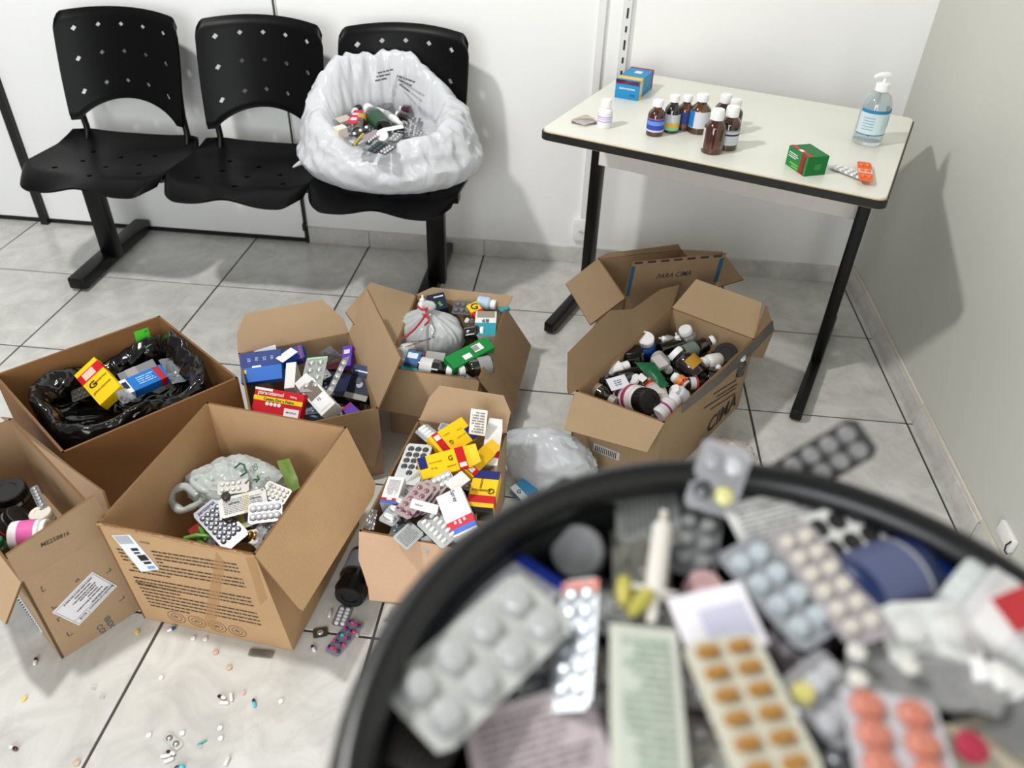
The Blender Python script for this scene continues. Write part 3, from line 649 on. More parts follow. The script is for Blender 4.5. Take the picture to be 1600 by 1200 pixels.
def bottle_at(name, label, M, L, r, kind='syrup', body=(60, 32, 14), cap=(238, 238, 238), lab=None, labz=(.12, .55), laba=None, stripes=(), txt=None, capf=None, glass=True, group=None, cat='bottle', caprib=True):
    """M: base centre, z along the axis"""
    o = thing(name, label, cat, M, group); seg = 26
    if kind == 'syrup':
        cl = .17*L if capf is None else capf*L; sh = .60*L; rn = r*.48; rc = r*.60
        pr = ((0, 0), (r*.9, 0), (r, .02*L), (r, sh), (r*.93, sh+.05*L), (r*.75, sh+.11*L), (rn*1.02, sh+.17*L), (rn, L-cl*.6), (0, L-cl*.6))
        cp = ((0, 0), (rc, 0), (rc, cl*.86), (rc*.92, cl), (0, cl)); cz = L-cl
    elif kind == 'jar':
        cl = .22*L if capf is None else capf*L; rc = r*.92
        pr = ((0, 0), (r*.93, 0), (r, .03*L), (r, L-cl-.06*L), (r*.86, L-cl), (r*.8, L-cl), (0, L-cl+.001))
        cp = ((0, 0), (rc, 0), (rc, cl*.88), (rc*.94, cl), (rc*.55, cl), (rc*.52, cl*.93), (0, cl*.93)); cz = L-cl
    elif kind == 'pill':
        cl = .26*L if capf is None else capf*L; rc = r*.72
        pr = ((0, 0), (r*.9, 0), (r, .04*L), (r, .58*L), (r*.9, .66*L), (r*.62, .72*L), (r*.6, L-cl*.5), (0, L-cl*.5))
        cp = ((0, 0), (rc, 0), (rc, cl*.85), (rc*.9, cl), (0, cl)); cz = L-cl
    elif kind == 'dropper':
        cl = .42*L if capf is None else capf*L; rc = r*.62
        pr = ((0, 0), (r*.9, 0), (r, .03*L), (r, .45*L), (r*.8, .53*L), (r*.5, .58*L), (0, .6*L))
        cp = ((0, 0), (rc, 0), (rc, cl*.35), (rc*.8, cl*.42), (rc*.42, cl*.55), (rc*.3, cl*.98), (0, cl)); cz = L-cl
    else:  # squeeze tube, flat crimped tail at the base
        cl = .16*L if capf is None else capf*L; rc = r*.62
        pr = ((r*.15, 0), (r*.5, .1*L), (r*.85, .4*L), (r, L-cl-.05*L), (r*.6, L-cl), (0, L-cl)); cp = ((0, 0), (rc, 0), (rc*.9, cl), (0, cl)); cz = L-cl
    bmt = mat(body, .08, 0, .55 if glass == 'clear' else .75 if glass == 'amber' else 0, coat=1 if glass else 0, spec=.6) if glass else mat(body, .4)
    link('bottle_body', lathe_me(tuple((round(a, 5), round(b, 5)) for a, b in pr), seg), bmt, o)
    c = link('cap', lathe_me(tuple((round(a, 5), round(b, 5)) for a, b in cp), seg), mat(cap, .42), o, T(0, 0, cz))
    if caprib and kind in ('syrup', 'jar', 'pill'):
        bm = bmesh.new()
        for k in range(22):
            t_ = 2*math.pi*k/22; x, y = rc*math.cos(t_), rc*math.sin(t_); d = .035*rc; u_ = V((-math.sin(t_), math.cos(t_), 0))*d; n_ = V((math.cos(t_), math.sin(t_), 0))*rc*.03
            vs = [bm.verts.new(V((x, y, z))+s*u_+q*n_) for z in (cl*.08, cl*.80) for s, q in ((-1, -.2), (1, -.2), (1, 1), (-1, 1))]
            for f in ((0, 1, 5, 4), (1, 2, 6, 5), (2, 3, 7, 6), (3, 0, 4, 7), (4, 5, 6, 7), (0, 3, 2, 1)): bm.faces.new([vs[i] for i in f])
        link('grip_ribs', mkmesh('ribs', bm), mat(cap, .42), c)
    if lab:
        a0, a1 = laba or (0, 2*math.pi); z0, z1 = labz[0]*L, labz[1]*L
        lo = link('label', lathe_me(((r*1.012, z0), (r*1.012, z1)), seg, a0, a1), mat(lab, .5), o)
        for (s0, s1, cc) in stripes:
            link('label_stripe', lathe_me(((r*1.02, z0+(z1-z0)*s0), (r*1.02, z0+(z1-z0)*s1)), seg, a0, a1), mat(cc, .5), lo)
    return o
def stand_bottle(name, label, base, top, z, r, **k):
    b = at(*base, z); h = uph(b, *top); M = T(*b) @ Matrix.Rotation(math.radians(k.pop('rot', 0)), 4, 'Z'); return bottle_at(name, label, M, h, r, **k)
def lay_bottle(name, label, A, B, r, roll=0, **k):
    a, b = AB(A, B); z = (b-a).normalized(); x = z.cross(V((0, 0, 1)))
    if x.length < .05: x = V((1, 0, 0))
    x.normalize(); y = z.cross(x); M = Matrix.Identity(4)
    for i in range(3): M[i][0], M[i][1], M[i][2], M[i][3] = x[i], y[i], z[i], a[i]
    return bottle_at(name, label, M @ Matrix.Rotation(math.radians(roll), 4, 'Z'), (b-a).length, r, **k)
def sheet(name, label, cs, m, cat, amp=.004, fr=30, n=12, th=.0006, group=None, arch=0., seed=0, prints=None):
    """crumpled sheet spanned by four pixel corners (x,y,z), in order"""
    p = [at(*c) for c in cs]; bm = bmesh.new(); g = []; nr = (p[1]-p[0]).cross(p[3]-p[0]).normalized()
    if nr.z < 0: nr = -nr
    o_ = sum(p, V())/4
    for i in range(n+1):
        for j in range(n+1):
            u, v = i/n, j/n; q = p[0].lerp(p[1], u).lerp(p[3].lerp(p[2], u), v)
            q = q+nr*(amp*(noise.noise(q*fr+V((seed, 0, 0)))+.5*noise.noise(q*fr*2.3+V((0, seed, 0))))+arch*math.sin(math.pi*u)*math.sin(math.pi*v)); g.append(bm.verts.new(q-o_))
    for i in range(n):
        for j in range(n): bm.faces.new((g[i*(n+1)+j], g[(i+1)*(n+1)+j], g[(i+1)*(n+1)+j+1], g[i*(n+1)+j+1]))
    bmesh.ops.solidify(bm, geom=bm.faces[:], thickness=th)
    o = thing(name, label, cat, T(*o_), group); link('film', mkmesh('sheet', bm, True), m, o)
    if prints: fine(o, frame(nr*(amp*.8+.001), p[1]-p[0], nr), (p[1]-p[0]).length*.7, (p[3]-p[0]).length*.6, prints[0], prints[1], seed)
    return o
def blob_me(sx, sy, sz, amp, fr, seed, seg=56, rings=36, ridge=True, pinch=None):
    bm = bmesh.new(); R_ = []
    for j in range(rings+1):
        ph = math.pi*j/rings; row = []
        for k in range(seg):
            th = 2*math.pi*k/seg; d = V((math.sin(ph)*math.cos(th), math.sin(ph)*math.sin(th), math.cos(ph)))
            q = d*fr+V((seed, seed*.7, 0)); nz = noise.noise(q)+.55*(1-2*abs(noise.noise(q*2.1)))+.3*(1-2*abs(noise.noise(q*4.7)))
            s = 1+amp*nz
            z = d.z*sz*s; f = 1.
            row.append(bm.verts.new((d.x*sx*s*f, d.y*sy*s*f, max(z, -sz*.72))))
        R_.append(row)
    for a, b in zip(R_[:-1], R_[1:]):
        for k in range(seg): bm.faces.new((a[k], a[(k+1) % seg], b[(k+1) % seg], b[k]))
    bmesh.ops.remove_doubles(bm, verts=bm.verts[:], dist=1e-5)
    return mkmesh('bag', bm, True)
def pill_me(r, h):
    return lathe_me(((0, 0), (r*.8, 0), (r, h*.2), (r, h*.8), (r*.8, h), (0, h)), 14)
def tablet(label, x, y, c, r=.0047, h=.0042, z=.0, group=None, oval=1.):
    p = at(x, y, z+.0015); p.z = z+.0002
    o = link('tablet', pill_me(r, h), mat(c, .5), None, T(*p) @ Matrix.Rotation(x*.7, 4, 'Z') @ Matrix.Diagonal((oval, 1, 1, 1))); tag(o, label, 'tablet', group); return o
def capsule_parts(o, M, L, r, c1, c2):
    half = lathe_me(((r, 0), (r, L/2-r), (r*.87, L/2-r*.5), (r*.5, L/2-r*.13), (0, L/2)), 12)
    link('capsule_half', half, mat(c2, .25, coat=.5), o, M); link('capsule_half', half, mat(c1, .25, coat=.5), o, M @ Matrix.Rotation(math.pi, 4, 'X') @ Matrix.Diagonal((.96, .96, 1, 1)))
def capsule(label, A, B, c1, c2, r=.0036, z=0., L=.0190, group=None):
    a, b = at(*A, z+r), at(*B, z+r); d = (b-a).normalized(); y = V((0, 0, 1)).cross(d)
    M = Matrix.Identity(4)
    for i in range(3): M[i][0], M[i][1], M[i][2], M[i][3] = V((0, 0, 1))[i], y[i], d[i], ((a+b)/2)[i]
    o = thing('capsule', label, 'capsule', M, group); capsule_parts(o, Matrix.Identity(4), L, r, c1, c2); return o
def radial_bag(name, label, c, z0, prof, mouth, m, cat='bag', amp=.012, seed=1, nth=128, nz=54, sq=0., rot=0., part='film', rimwave=.02):
    """bag as a closed skin round centre c. prof: list of (radius_x, radius_y, height) down the outside from base to rim and back inside; mouth(theta)->extra height at rim"""
    bm = bmesh.new(); rows = []; K = len(prof)-1
    for j in range(nz+1):
        t = j/nz*K; i = min(int(t), K-1); f = t-i
        p0, p1, p2, p3 = prof[max(i-1, 0)], prof[i], prof[i+1], prof[min(i+2, K)]
        def cr(k): return .5*((2*p1[k])+(-p0[k]+p2[k])*f+(2*p0[k]-5*p1[k]+4*p2[k]-p3[k])*f*f+(-p0[k]+3*p1[k]-3*p2[k]+p3[k])*f**3)
        rx, ry, h, wgt, wr = (cr(k) for k in range(5)); row = []
        for k in range(nth):
            th = 2*math.pi*k/nth; cx, sy = math.cos(th), math.sin(th)
            if sq: e = (abs(cx)**(2+sq)+abs(sy)**(2+sq))**(-1/(2+sq)); cx, sy = cx*e, sy*e
            q = V((math.cos(th)*2.2+seed, math.sin(th)*2.2, h*9)); fold = .45*noise.noise(V((math.cos(th)*5+seed, math.sin(th)*5, h*3)))+.5*(1-2.4*abs(noise.noise(V((math.cos(th)*4.2, math.sin(th)*4.2+seed, h*16+th*.3)))))+.35*(1-2.4*abs(noise.noise(V((math.cos(th)*8+h*9, math.sin(th)*8-seed, h*22)))))+.6*noise.noise(q)
            a = amp*wr*fold
            row.append(bm.verts.new((max(rx+a, .0)*cx, max(ry+a, .0)*sy, max(h+wgt*mouth(th)+a*.5*min(1, h*20), .0))))
        rows.append(row)
    for a, b in zip(rows[:-1], rows[1:]):
        for k in range(nth): bm.faces.new((a[k], a[(k+1) % nth], b[(k+1) % nth], b[k]))
    o = thing(name, label, cat, T(c[0], c[1], z0) @ Matrix.Rotation(rot, 4, 'Z')); link(part, mkmesh('bag', bm, True), m, o); return o

def crumple_mat(c, rough=.25, translucent=.3, bump=.5, scale=14., clear=0., stretch=None):
    key = ('crumple', tuple(c), rough, translucent, bump, scale, clear, stretch)
    if key in MATS: return MATS[key]
    mt = bpy.data.materials.new('plastic_film%03d' % len(MATS)); mt.use_nodes = True; nt = mt.node_tree; b = nt.nodes['Principled BSDF']; col = lin(c)
    b.inputs['Base Color'].default_value = col; b.inputs['Roughness'].default_value = rough
    tc = nt.nodes.new('ShaderNodeTexCoord'); n = nt.nodes.new('ShaderNodeTexNoise'); n.inputs['Scale'].default_value = scale; n.inputs['Detail'].default_value = 5; n.inputs['Distortion'].default_value = 1.6; n.inputs['Roughness'].default_value = .45
    try: n.noise_type = 'RIDGED_MULTIFRACTAL'
    except Exception: pass
    if stretch:
        mp = nt.nodes.new('ShaderNodeMapping'); mp.inputs['Scale'].default_value = stretch; nt.links.new(tc.outputs['Object'], mp.inputs['Vector']); nt.links.new(mp.outputs[0], n.inputs['Vector']); n.noise_type = 'FBM'; n.inputs['Distortion'].default_value = .5
    else: nt.links.new(tc.outputs['Object'], n.inputs['Vector'])
    bp = nt.nodes.new('ShaderNodeBump'); bp.inputs['Strength'].default_value = bump; bp.inputs['Distance'].default_value = .012
    nt.links.new(n.outputs[0], bp.inputs['Height']); nt.links.new(bp.outputs[0], b.inputs['Normal'])
    last = b.outputs[0]; out = nt.nodes['Material Output']
    if translucent:
        tr = nt.nodes.new('ShaderNodeBsdfTranslucent'); tr.inputs[0].default_value = col; ms = nt.nodes.new('ShaderNodeMixShader'); ms.inputs[0].default_value = translucent
        nt.links.new(last, ms.inputs[1]); nt.links.new(tr.outputs[0], ms.inputs[2]); last = ms.outputs[0]
    if clear:
        tp = nt.nodes.new('ShaderNodeBsdfTransparent'); ms = nt.nodes.new('ShaderNodeMixShader'); ms.inputs[0].default_value = clear
        nt.links.new(last, ms.inputs[1]); nt.links.new(tp.outputs[0], ms.inputs[2]); last = ms.outputs[0]
    nt.links.new(last, out.inputs[0]); MATS[key] = mt; return mt
# ------------------------------------------------------------------ things on the table
Z = ZT
AMB = (112, 52, 14)
stand_bottle('syrup_bottle', 'amber bottle with blue label, leftmost of the brown bottles on the table', (1022, 210), (1028, 156), Z, .0225, body=AMB, glass='amber', lab=(40, 66, 170), labz=(.14, .52), stripes=((0, .14, (200, 205, 225)), (.5, .8, (96, 140, 215)), (.93, 1, (190, 90, 90))))
stand_bottle('syrup_bottle', 'black bottle with white, yellow and green label on the table', (1047, 205), (1050, 148), Z, .0215, body=(16, 13, 11), lab=(190, 196, 196), labz=(.08, .52), stripes=((0, .2, (130, 210, 160)), (.2, .48, (222, 178, 60))))
stand_bottle('syrup_bottle', 'slim amber bottle with narrow blue and white label on the table', (1067, 201), (1069, 148), Z, .021, body=AMB, glass='amber', lab=(36, 58, 130), labz=(.2, .56), laba=(-2.6, -.4), stripes=())
stand_bottle('syrup_bottle', 'wide amber bottle with blue and white label in the middle of the table group', (1089, 206), (1098, 147), Z, .0265, body=(118, 72, 16), glass='amber', lab=(214, 214, 222), labz=(.17, .60), laba=(-2.9, .6))
o = bpy.data.objects['syrup_bottle.003']; r = .0265*1.022; hb = .105
link('label_stripe', lathe_me(((r, .0178), (r, .060)), 26, -2.95, -2.2), mat((28, 122, 190), .5), o)
stand_bottle('syrup_bottle', 'amber bottle with broad white cap, rearmost of the table group', (1126, 200), (1129, 146), Z, .0245, body=(96, 44, 16), glass='amber', lab=(190, 190, 188), capf=.24)
stand_bottle('syrup_bottle', 'amber bottle at the right rear of the table group, mostly hidden', (1141, 207), (1143, 154), Z, .0235, body=(96, 50, 16), glass='amber', capf=.20)
stand_bottle('syrup_bottle', 'amber bottle with grey and white printed label at the right of the table group', (1134, 231), (1140, 165), Z, .0265, body=(104, 50, 14), glass='amber', lab=(196, 200, 208), labz=(.14, .50), stripes=((.62, .74, (50, 52, 66)), (.9, 1, (140, 144, 156))), capf=.23)
stand_bottle('syrup_bottle', 'plain amber bottle nearest the table edge, liquid visible, no label in front', (1111, 237), (1119, 170), Z, .0265, body=(120, 56, 14), glass='amber', lab=(206, 206, 204), labz=(.10, .58), laba=(-.35, 3.6), capf=.23)
stand_bottle('pill_bottle', 'small white plastic bottle with violet printing on the table', (944, 198), (947, 155), Z, .019, kind='pill', body=(236, 236, 236), lab=(228, 224, 232), labz=(.1, .56), stripes=((.3, .36, (170, 140, 190)), (.5, .54, (170, 140, 190)), (.64, .70, (150, 110, 170))), glass=False)
sheet('sachet', 'crumpled grey foil sachet with yellow stripe at the table corner', [(890, 188, Z+.008), (914, 195, Z+.006), (934, 189, Z+.007), (916, 178, Z+.012)], mat((222, 218, 216), .5), 'sachet', .004, 60)
o = thing('sachet', 'mauve foil sachet lying under the grey one on the table', 'sachet', frame((at(893, 190, Z)+at(932, 192, Z))/2, at(932, 192, Z)-at(893, 190, Z), (0, 0, 1)))
link('foil_card', card_me(.068, .030, .003, .0015, .0), mat((120, 92, 100), .35, .3), o, T(0, 0, .002))
link('yellow_strip', box_me(.05, .004, .0004), mat((214, 196, 90), .5), bpy.data.objects['sachet'], T(.004, .004, .0052))
# blue carton
fl_, fr2, br2 = at(960, 152, Z), at(996, 158, Z), at(1029, 140, Z); h_ = uph(fr2, 1000, 128)
wv_ = (fl_-fr2); wd = wv_.length; dv = br2-fr2; dv -= wv_.normalized()*dv.dot(wv_.normalized()); L = dv.length
M = frame((fl_+fr2)/2+dv/2+V((0, 0, h_)), dv, (0, 0, 1))
carton_at('medicine_carton', 'blue antihistamine carton with magenta strip and yellow band on the table', M, L, wd, h_, (30, 140, 190), bands=((.06, .26, (236, 192, 84)), (.9, 1.0, (150, 36, 92))), patches=((.55, .72, .3, .6, (220, 236, 240)),),
    ends=(('p', 0, 1, 0, 1, (24, 138, 196)), ('p', 0, 1, .76, .97, (132, 22, 66)), ('t', 'desloratadina', .5, .56, .68, (235, 245, 250)), ('p', .62, .86, .14, .28, (26, 44, 120))), sides=(('p', .08, .2, .25, .8, (206, 204, 200)),))
# green carton
bl_, bf_, brr = at(1227, 256, Z), at(1256, 276, Z), at(1290, 274, Z); h_ = uph(bf_, 1262, 246)
xv = bl_-bf_; wd = xv.length; dv = brr-bf_; dv -= xv.normalized()*dv.dot(xv.normalized()); L = max(dv.length, .04)
M = frame((bl_+bf_)/2+dv.normalized()*L/2+V((0, 0, h_)), dv, (0, 0, 1))
carton_at('medicine_carton', 'green carton with red strip standing at the table front', M, L, wd, h_, (20, 112, 52), bands=((0, .02, (28, 140, 62)),), patches=((.05, .22, .0, 1, (196, 40, 52)), (.05, .22, .42, .6, (235, 235, 232))),
    ends=(('p', 0, 1, 0, 1, (24, 124, 58)), ('p', .68, .92, 0, 1, (200, 40, 54)), ('p', .06, .5, .72, .77, (225, 235, 225)), ('p', .06, .55, .62, .67, (225, 235, 225)), ('p', .06, .45, .52, .57, (225, 235, 225)), ('p', .2, .62, .22, .30, (120, 205, 60)), ('p', .3, .62, .08, .16, (120, 205, 60))), sides=(('p', .4, .7, .3, .6, (40, 130, 70)),))
blister('blister_pack', 'silver blister of white tablets beside the green carton on the table', (1301, 259, Z+.004), (1352, 279, Z+.004), .036, 5, 3, n=(0, 0, 1), s=.0050, h=.005, card=(190, 190, 190), pock=(232, 232, 230), pm=.1)
blister('blister_pack', 'small bright orange blister lying on the silver one on the table', (1350, 253, Z+.012), (1354, 283, Z+.012), .033, 3, 2, n=(.0, 0, 1), s=.0055, h=.005, card=(226, 92, 16), pock=(240, 110, 24), cm=0, pm=0, prough=.2, strip=(.5, .22, (226, 190, 178)))
# hand sanitiser
b = at(1353, 222, Z); h_ = uph(b, 1381, 113); r = .037
o = thing('sanitizer_bottle', 'clear pump bottle of hand gel with blue label on the table', 'bottle', T(*b))
CLR = mat((235, 242, 244), .03, 0, .92)
link('bottle_body', lathe_me(((0, .001), (r*.92, .001), (r, .008), (r, h_*.50), (r*.94, h_*.60), (r*.75, h_*.69), (r*.40, h_*.74), (r*.36, h_*.78), (r*.33, h_*.78), (r*.37, h_*.735), (r*.72, h_*.68), (r*.90, h_*.59), (r*.955, h_*.5), (r*.955, .010), (0, .006)), 36), CLR, o)
lb_ = link('label', lathe_me(((r*1.01, h_*.16), (r*1.01, h_*.52)), 36, -2.9, .5), film((216, 232, 238), .25, .3), o)
for z0, z1 in ((.16, .175), (.475, .52)): link('label_stripe', lathe_me(((r*1.018, h_*z0), (r*1.018, h_*z1)), 36, -2.9, .5), mat((20, 124, 168), .5), lb_)
for k in range(5): link('label_print', lathe_me(((r*1.018, h_*(.24+.04*k)), (r*1.018, h_*(.25+.04*k))), 24, -2.5, -1.7), mat((120, 160, 180), .5), lb_)
link('label_print', lathe_me(((r*1.018, h_*.28), (r*1.018, h_*.40)), 10, -.55, -.15), mat((50, 140, 200), .5), lb_)
link('collar', lathe_me(((0, 0), (r*.46, 0), (r*.46, h_*.10), (r*.36, h_*.115), (0, h_*.115)), 24), mat((240, 240, 240), .4), o, T(0, 0, h_*.755))
link('pump_stem', lathe_me(((0, 0), (.0045, 0), (.0045, h_*.07), (0, h_*.07)), 12), mat((240, 240, 240), .4), o, T(0, 0, h_*.87))
link('dip_tube', tube_me([(0, 0, h_*.76), (0, 0, h_*.10)], .0025, 8), mat((225, 230, 232), .3), o)
link('pump_head', tube_me([(.012, 0, h_*.965), (.004, 0, h_*.972), (-.012, 0, h_*.965), (-.024, -.004, h_*.95), (-.028, -.006, h_*.93)], [.004, .008, .007, .005, .0035], 10), mat((240, 240, 240), .4), o)
# ------------------------------------------------------------------ white bag on the third chair
BAGW = crumple_mat((236, 238, 241), .2, .35, .8, 22., 0., (1, 1, .22))
def mouth(th):
    return .125*max(0, math.sin(th-.1))**1.3+.05*max(0, math.cos(th-math.pi+.3))**2-.055*max(0, -math.sin(th+.25))**1.2+.010*math.sin(5*th+1)
radial_bag('plastic_bag', 'big white translucent bag slumped on the right-hand chair, full of packs', (-1.632, -.335), .434,
    [(.0, .0, .0, 0, 0), (.15, .12, .0, 0, .2), (.245, .175, .016, 0, .8), (.288, .212, .070, 0, 1.1), (.265, .20, .13, .3, 1.2), (.235, .185, .185, .8, 1.3), (.195, .165, .205, 1, 1.3), (.165, .14, .185, .9, 1.1), (.150, .125, .155, .45, .7), (.145, .12, .145, .0, .4), (.0, .0, .138, 0, 0)], mouth, BAGW, amp=.0125, seed=3, nth=180, nz=70)
bg = bpy.data.objects['plastic_bag']
sheet_m = mat((236, 238, 240), .3, translucent=.3)
I_ = bg.matrix_world.inverted()
link('handle_tail', tube_me([I_ @ at(485, 243, .47), I_ @ at(470, 254, .455), I_ @ at(458, 261, .45)], [.012, .008, .003], 8), BAGW, bg)
for k, (xa, xb, z) in enumerate((((592, 118), (617, 112), .72), ((590, 124), (612, 119), .71), ((588, 130), (606, 126), .70), ((622, 122), (650, 132), .70), ((624, 128), (645, 138), .69), ((626, 135), (642, 147), .68))):
    a, b = at(*xa, z), at(*xb, z); fine(bg, I_ @ frame((a+b)/2+V((0, -.012, .010)), b-a, (0, -.75, .66)), (b-a).length, .007, 1, (70, 72, 78), k, ragged=0, fill=.8)
q = .585; ZB = .612
lay_bottle('bottle', 'dark bottle with red and white label in the chair bag', (567, 156, ZB), (553, 176, ZB), .016, body=(18, 16, 16), lab=(214, 200, 200), labz=(.1, .5), stripes=((.5, 1, (170, 50, 50)),))
lay_bottle('bottle', 'dark bottle with green label and white cap in the chair bag', (601, 201, ZB), (574, 168, ZB+.01), .026, body=(10, 14, 12), lab=(22, 74, 48), labz=(.05, .5))
lay_bottle('ointment_tube', 'white printed ointment tube in the chair bag', (588, 168, ZB+.01), (627, 194, ZB+.01), .012, kind='tube', body=(222, 222, 222), glass=False, lab=(170, 172, 176), labz=(.4, .6), cat='tube')
lay_bottle('bottle', 'bottle with squat white cap at the right of the chair bag', (638, 186, ZB-.01), (619, 178, ZB), .016, body=(40, 20, 14))
lay_bottle('bottle', 'amber bottle with yellow band in the chair bag', (560, 208, ZB-.01), (566, 178, ZB), .019, body=(34, 20, 8), lab=(206, 150, 40), labz=(.5, .72))
carton('sachet', 'red and white printed sachet in the chair bag', (549, 192, ZB+.012), (561, 172, ZB+.015), .030, .003, (204, 44, 72), patches=((.2, .4, .2, .8, (240, 220, 222)), (.6, .75, .3, .9, (240, 220, 222))), cat='sachet')
carton('medicine_carton', 'cream carton end at the left of the chair bag', (524, 201, ZB+.01), (539, 196, ZB+.012), .026, .03, (226, 214, 198), n=(-.3, -.6, 1))
blister('blister_pack', 'blister with three white tablets at the front of the chair bag', (547, 213, ZB+.008), (579, 196, ZB+.012), .016, 3, 1, s=.005, h=.005, card=(40, 38, 40), pock=(238, 238, 236), pm=0, cm=.3)
blister('blister_pack', 'narrow gold blister strip in the chair bag', (552, 228, ZB), (569, 208, ZB+.006), .014, 6, 1, s=.0045, h=.004, card=(120, 104, 60), pock=(196, 180, 90), pm=.5)
carton('sachet', 'mauve grey foil packet in the chair bag', (568, 218, ZB+.002), (594, 205, ZB+.006), .034, .002, (152, 138, 144), cat='sachet')
blister('blister_pack', 'blister edge with a row of white tablets beneath the mauve packet in the chair bag', (574, 224, ZB), (592, 209, ZB+.002), .016, 5, 1, s=.003, h=.004, card=(60, 60, 60), pock=(232, 232, 230), pm=0)
lay_bottle('bottle', 'bottle pointing its round white lid upward in the chair bag', (604, 222, ZB-.06), (597, 211, ZB+.004), .019, kind='jar', body=(30, 30, 30))
carton('leaflet', 'folded white paper leaflet at the right of the chair bag', (598, 203, ZB+.008), (630, 197, ZB+.012), .018, .0015, (224, 224, 226), cat='leaflet')
blister('blister_pack', 'clear crumpled blister at the right of the chair bag', (612, 220, ZB), (624, 208, ZB+.004), .03, 3, 2, card=(150, 152, 154), pock=(200, 202, 204))
blister('blister_pack', 'dark teal blister at the front right of the chair bag', (580, 238, ZB-.01), (600, 222, ZB), .034, 4, 2, card=(34, 44, 50), pock=(60, 74, 82), cm=.3, pm=.3)
blister('blister_pack', 'grey flat foil card at the front of the chair bag', (560, 230, ZB-.004), (582, 220, ZB), .026, 3, 2, flip=True, card=(156, 158, 160))
blister('blister_pack', 'grey blister showing pockets at the back of the chair bag', (578, 160, ZB+.004), (610, 166, ZB+.008), .030, 4, 2, card=(150, 148, 150), pock=(176, 176, 178))
carton('leaflet', 'folded beige leaflet at the left back of the chair bag', (527, 188, ZB+.004), (546, 182, ZB+.006), .030, .002, (198, 184, 174), cat='leaflet')
blister('blister_pack', 'grey foil card beside the white round lid in the chair bag', (602, 228, ZB-.004), (622, 214, ZB), .034, 4, 2, flip=True, card=(140, 142, 146))
blister('blister_pack', 'dark blister with white tablets at the right front of the chair bag', (596, 240, ZB-.008), (614, 228, ZB-.004), .026, 4, 2, card=(48, 46, 50), pock=(196, 196, 194), cm=.3, pm=0)
lay_bottle('bottle', 'brown bottle with white cap below the ointment tube in the chair bag', (632, 206, ZB-.01), (612, 203, ZB-.004), .016, body=(44, 22, 12))
lay_bottle('bottle', 'wine red bottle at the right back of the chair bag', (641, 172, ZB), (625, 170, ZB), .014, body=(60, 14, 26))
# ------------------------------------------------------------------ box A: bag and blister packs
def zA(y): return .165+(850-y)/130*.055
def A3(x, y, dz=0): return (x, y, zA(y)+dz)
BAG2 = crumple_mat((214, 220, 218), .22, .3, .4, 15., .10)
def blob(name, label, c, sx, sy, sz, m, amp=.16, fr=1.8, seed=1, rz=0., cat='bag', group=None, tilt=0.):
    o = thing(name, label, cat, T(*c) @ Matrix.Rotation(rz, 4, 'Z') @ Matrix.Rotation(tilt, 4, 'Y'), group); link('film', blob_me(sx, sy, sz, amp, fr, seed), m, o); return o
o = blob('carrier_bag', 'thin white carrier bag with green print in the large front box', at(372, 764, .185), .098, .062, .062, BAG2, .20, 2.0, 4, rz=.1)
Io = o.matrix_world.inverted()
for pts, rr in (([(310, 775, .21), (290, 760, .215), (272, 768, .205), (268, 783, .19), (282, 797, .185), (300, 792, .19), (318, 782, .2)], .008), ([(345, 770, .215), (318, 766, .225), (300, 750, .23), (318, 745, .235), (335, 750, .235)], .007)):
    sp = smooth_path([Io @ at(*p) for p in pts]); link('handle_loop', tube_me(sp, [rr*(1.+.12*math.sin(k*.9)+.15*math.sin(k*.37)) for k in range(len(sp))], 10), BAG2, o)
def bagtext(o, s, xa, xb, z, c, n=(0, -.7, .75), lift=.0, h=None):
    a, b = at(*xa, z), at(*xb, z); text(o, s, o.matrix_world.inverted() @ frame((a+b)/2+V(n).normalized()*lift, b-a, n), (b-a).length, h, c)
for pts in ([(367, 731), (375, 724), (381, 726), (385, 738), (376, 744)], [(395, 750), (405, 748), (402, 744)], [(405, 748), (400, 753)]):
    link('green_arrow', tube_me([Io @ at(x, y, .262) for x, y in pts], .0022, 6), mat((26, 96, 52), .5), o)
bagtext(o, 'SO', (397, 726), (401, 735), .262, (40, 90, 60)); bagtext(o, 'O', (417, 746), (420, 751), .255, (40, 90, 60))
sheet('plastic_pouch', 'light green plastic pouch against the back corner of the large front box', [(432, 720, .235), (452, 716, .245), (470, 762, .22), (452, 772, .21)], mat((150, 178, 92), .4, translucent=.2), 'pouch', .004, 40)
blister('blister_pack', 'dull grey blister with five white tablets resting on the carrier bag', A3(340, 763, .035), A3(389, 757, .035), .034, 5, 2, s=.0048, h=.004, card=(128, 124, 118), pock=(214, 212, 208), pm=0, cm=.2, single=True, skip=(8, 9))
o = blister('blister_pack', 'white printed foil strip beside the eight-tablet blister in the large front box', A3(342, 796, .035), A3(417, 777, .035), .047, 5, 2, flip=True, card=(182, 181, 174), cm=0, strip=(.56, .13, (206, 196, 160)))
text(o, 'Enalapril', T(-.018, .006, .0006) @ Matrix.Rotation(math.pi, 4, 'Z'), .022, None, (30, 30, 34)); text(o, 'Enalapril', T(.026, .006, .0006) @ Matrix.Rotation(math.pi, 4, 'Z'), .02, None, (30, 30, 34))
blister('blister_pack', 'silver blister with eight large round white tablets in two rows', A3(388, 803, .045), A3(441, 797, .045), .046, 5, 2, s=.0082, h=.005, card=(140, 142, 148), pock=(190, 192, 196), cm=.4, pm=.1, single=True, sub='tablet_pocket')
o = blister('blister_pack', 'crushed silver foil pack with dark heading, front of the large front box', A3(318, 790, .02), A3(372, 848, .02), .058, 6, 4, s=.0062, h=.005, card=(110, 112, 118), pock=(196, 198, 204), cm=.6, pm=1., prough=.14, mx=.14)
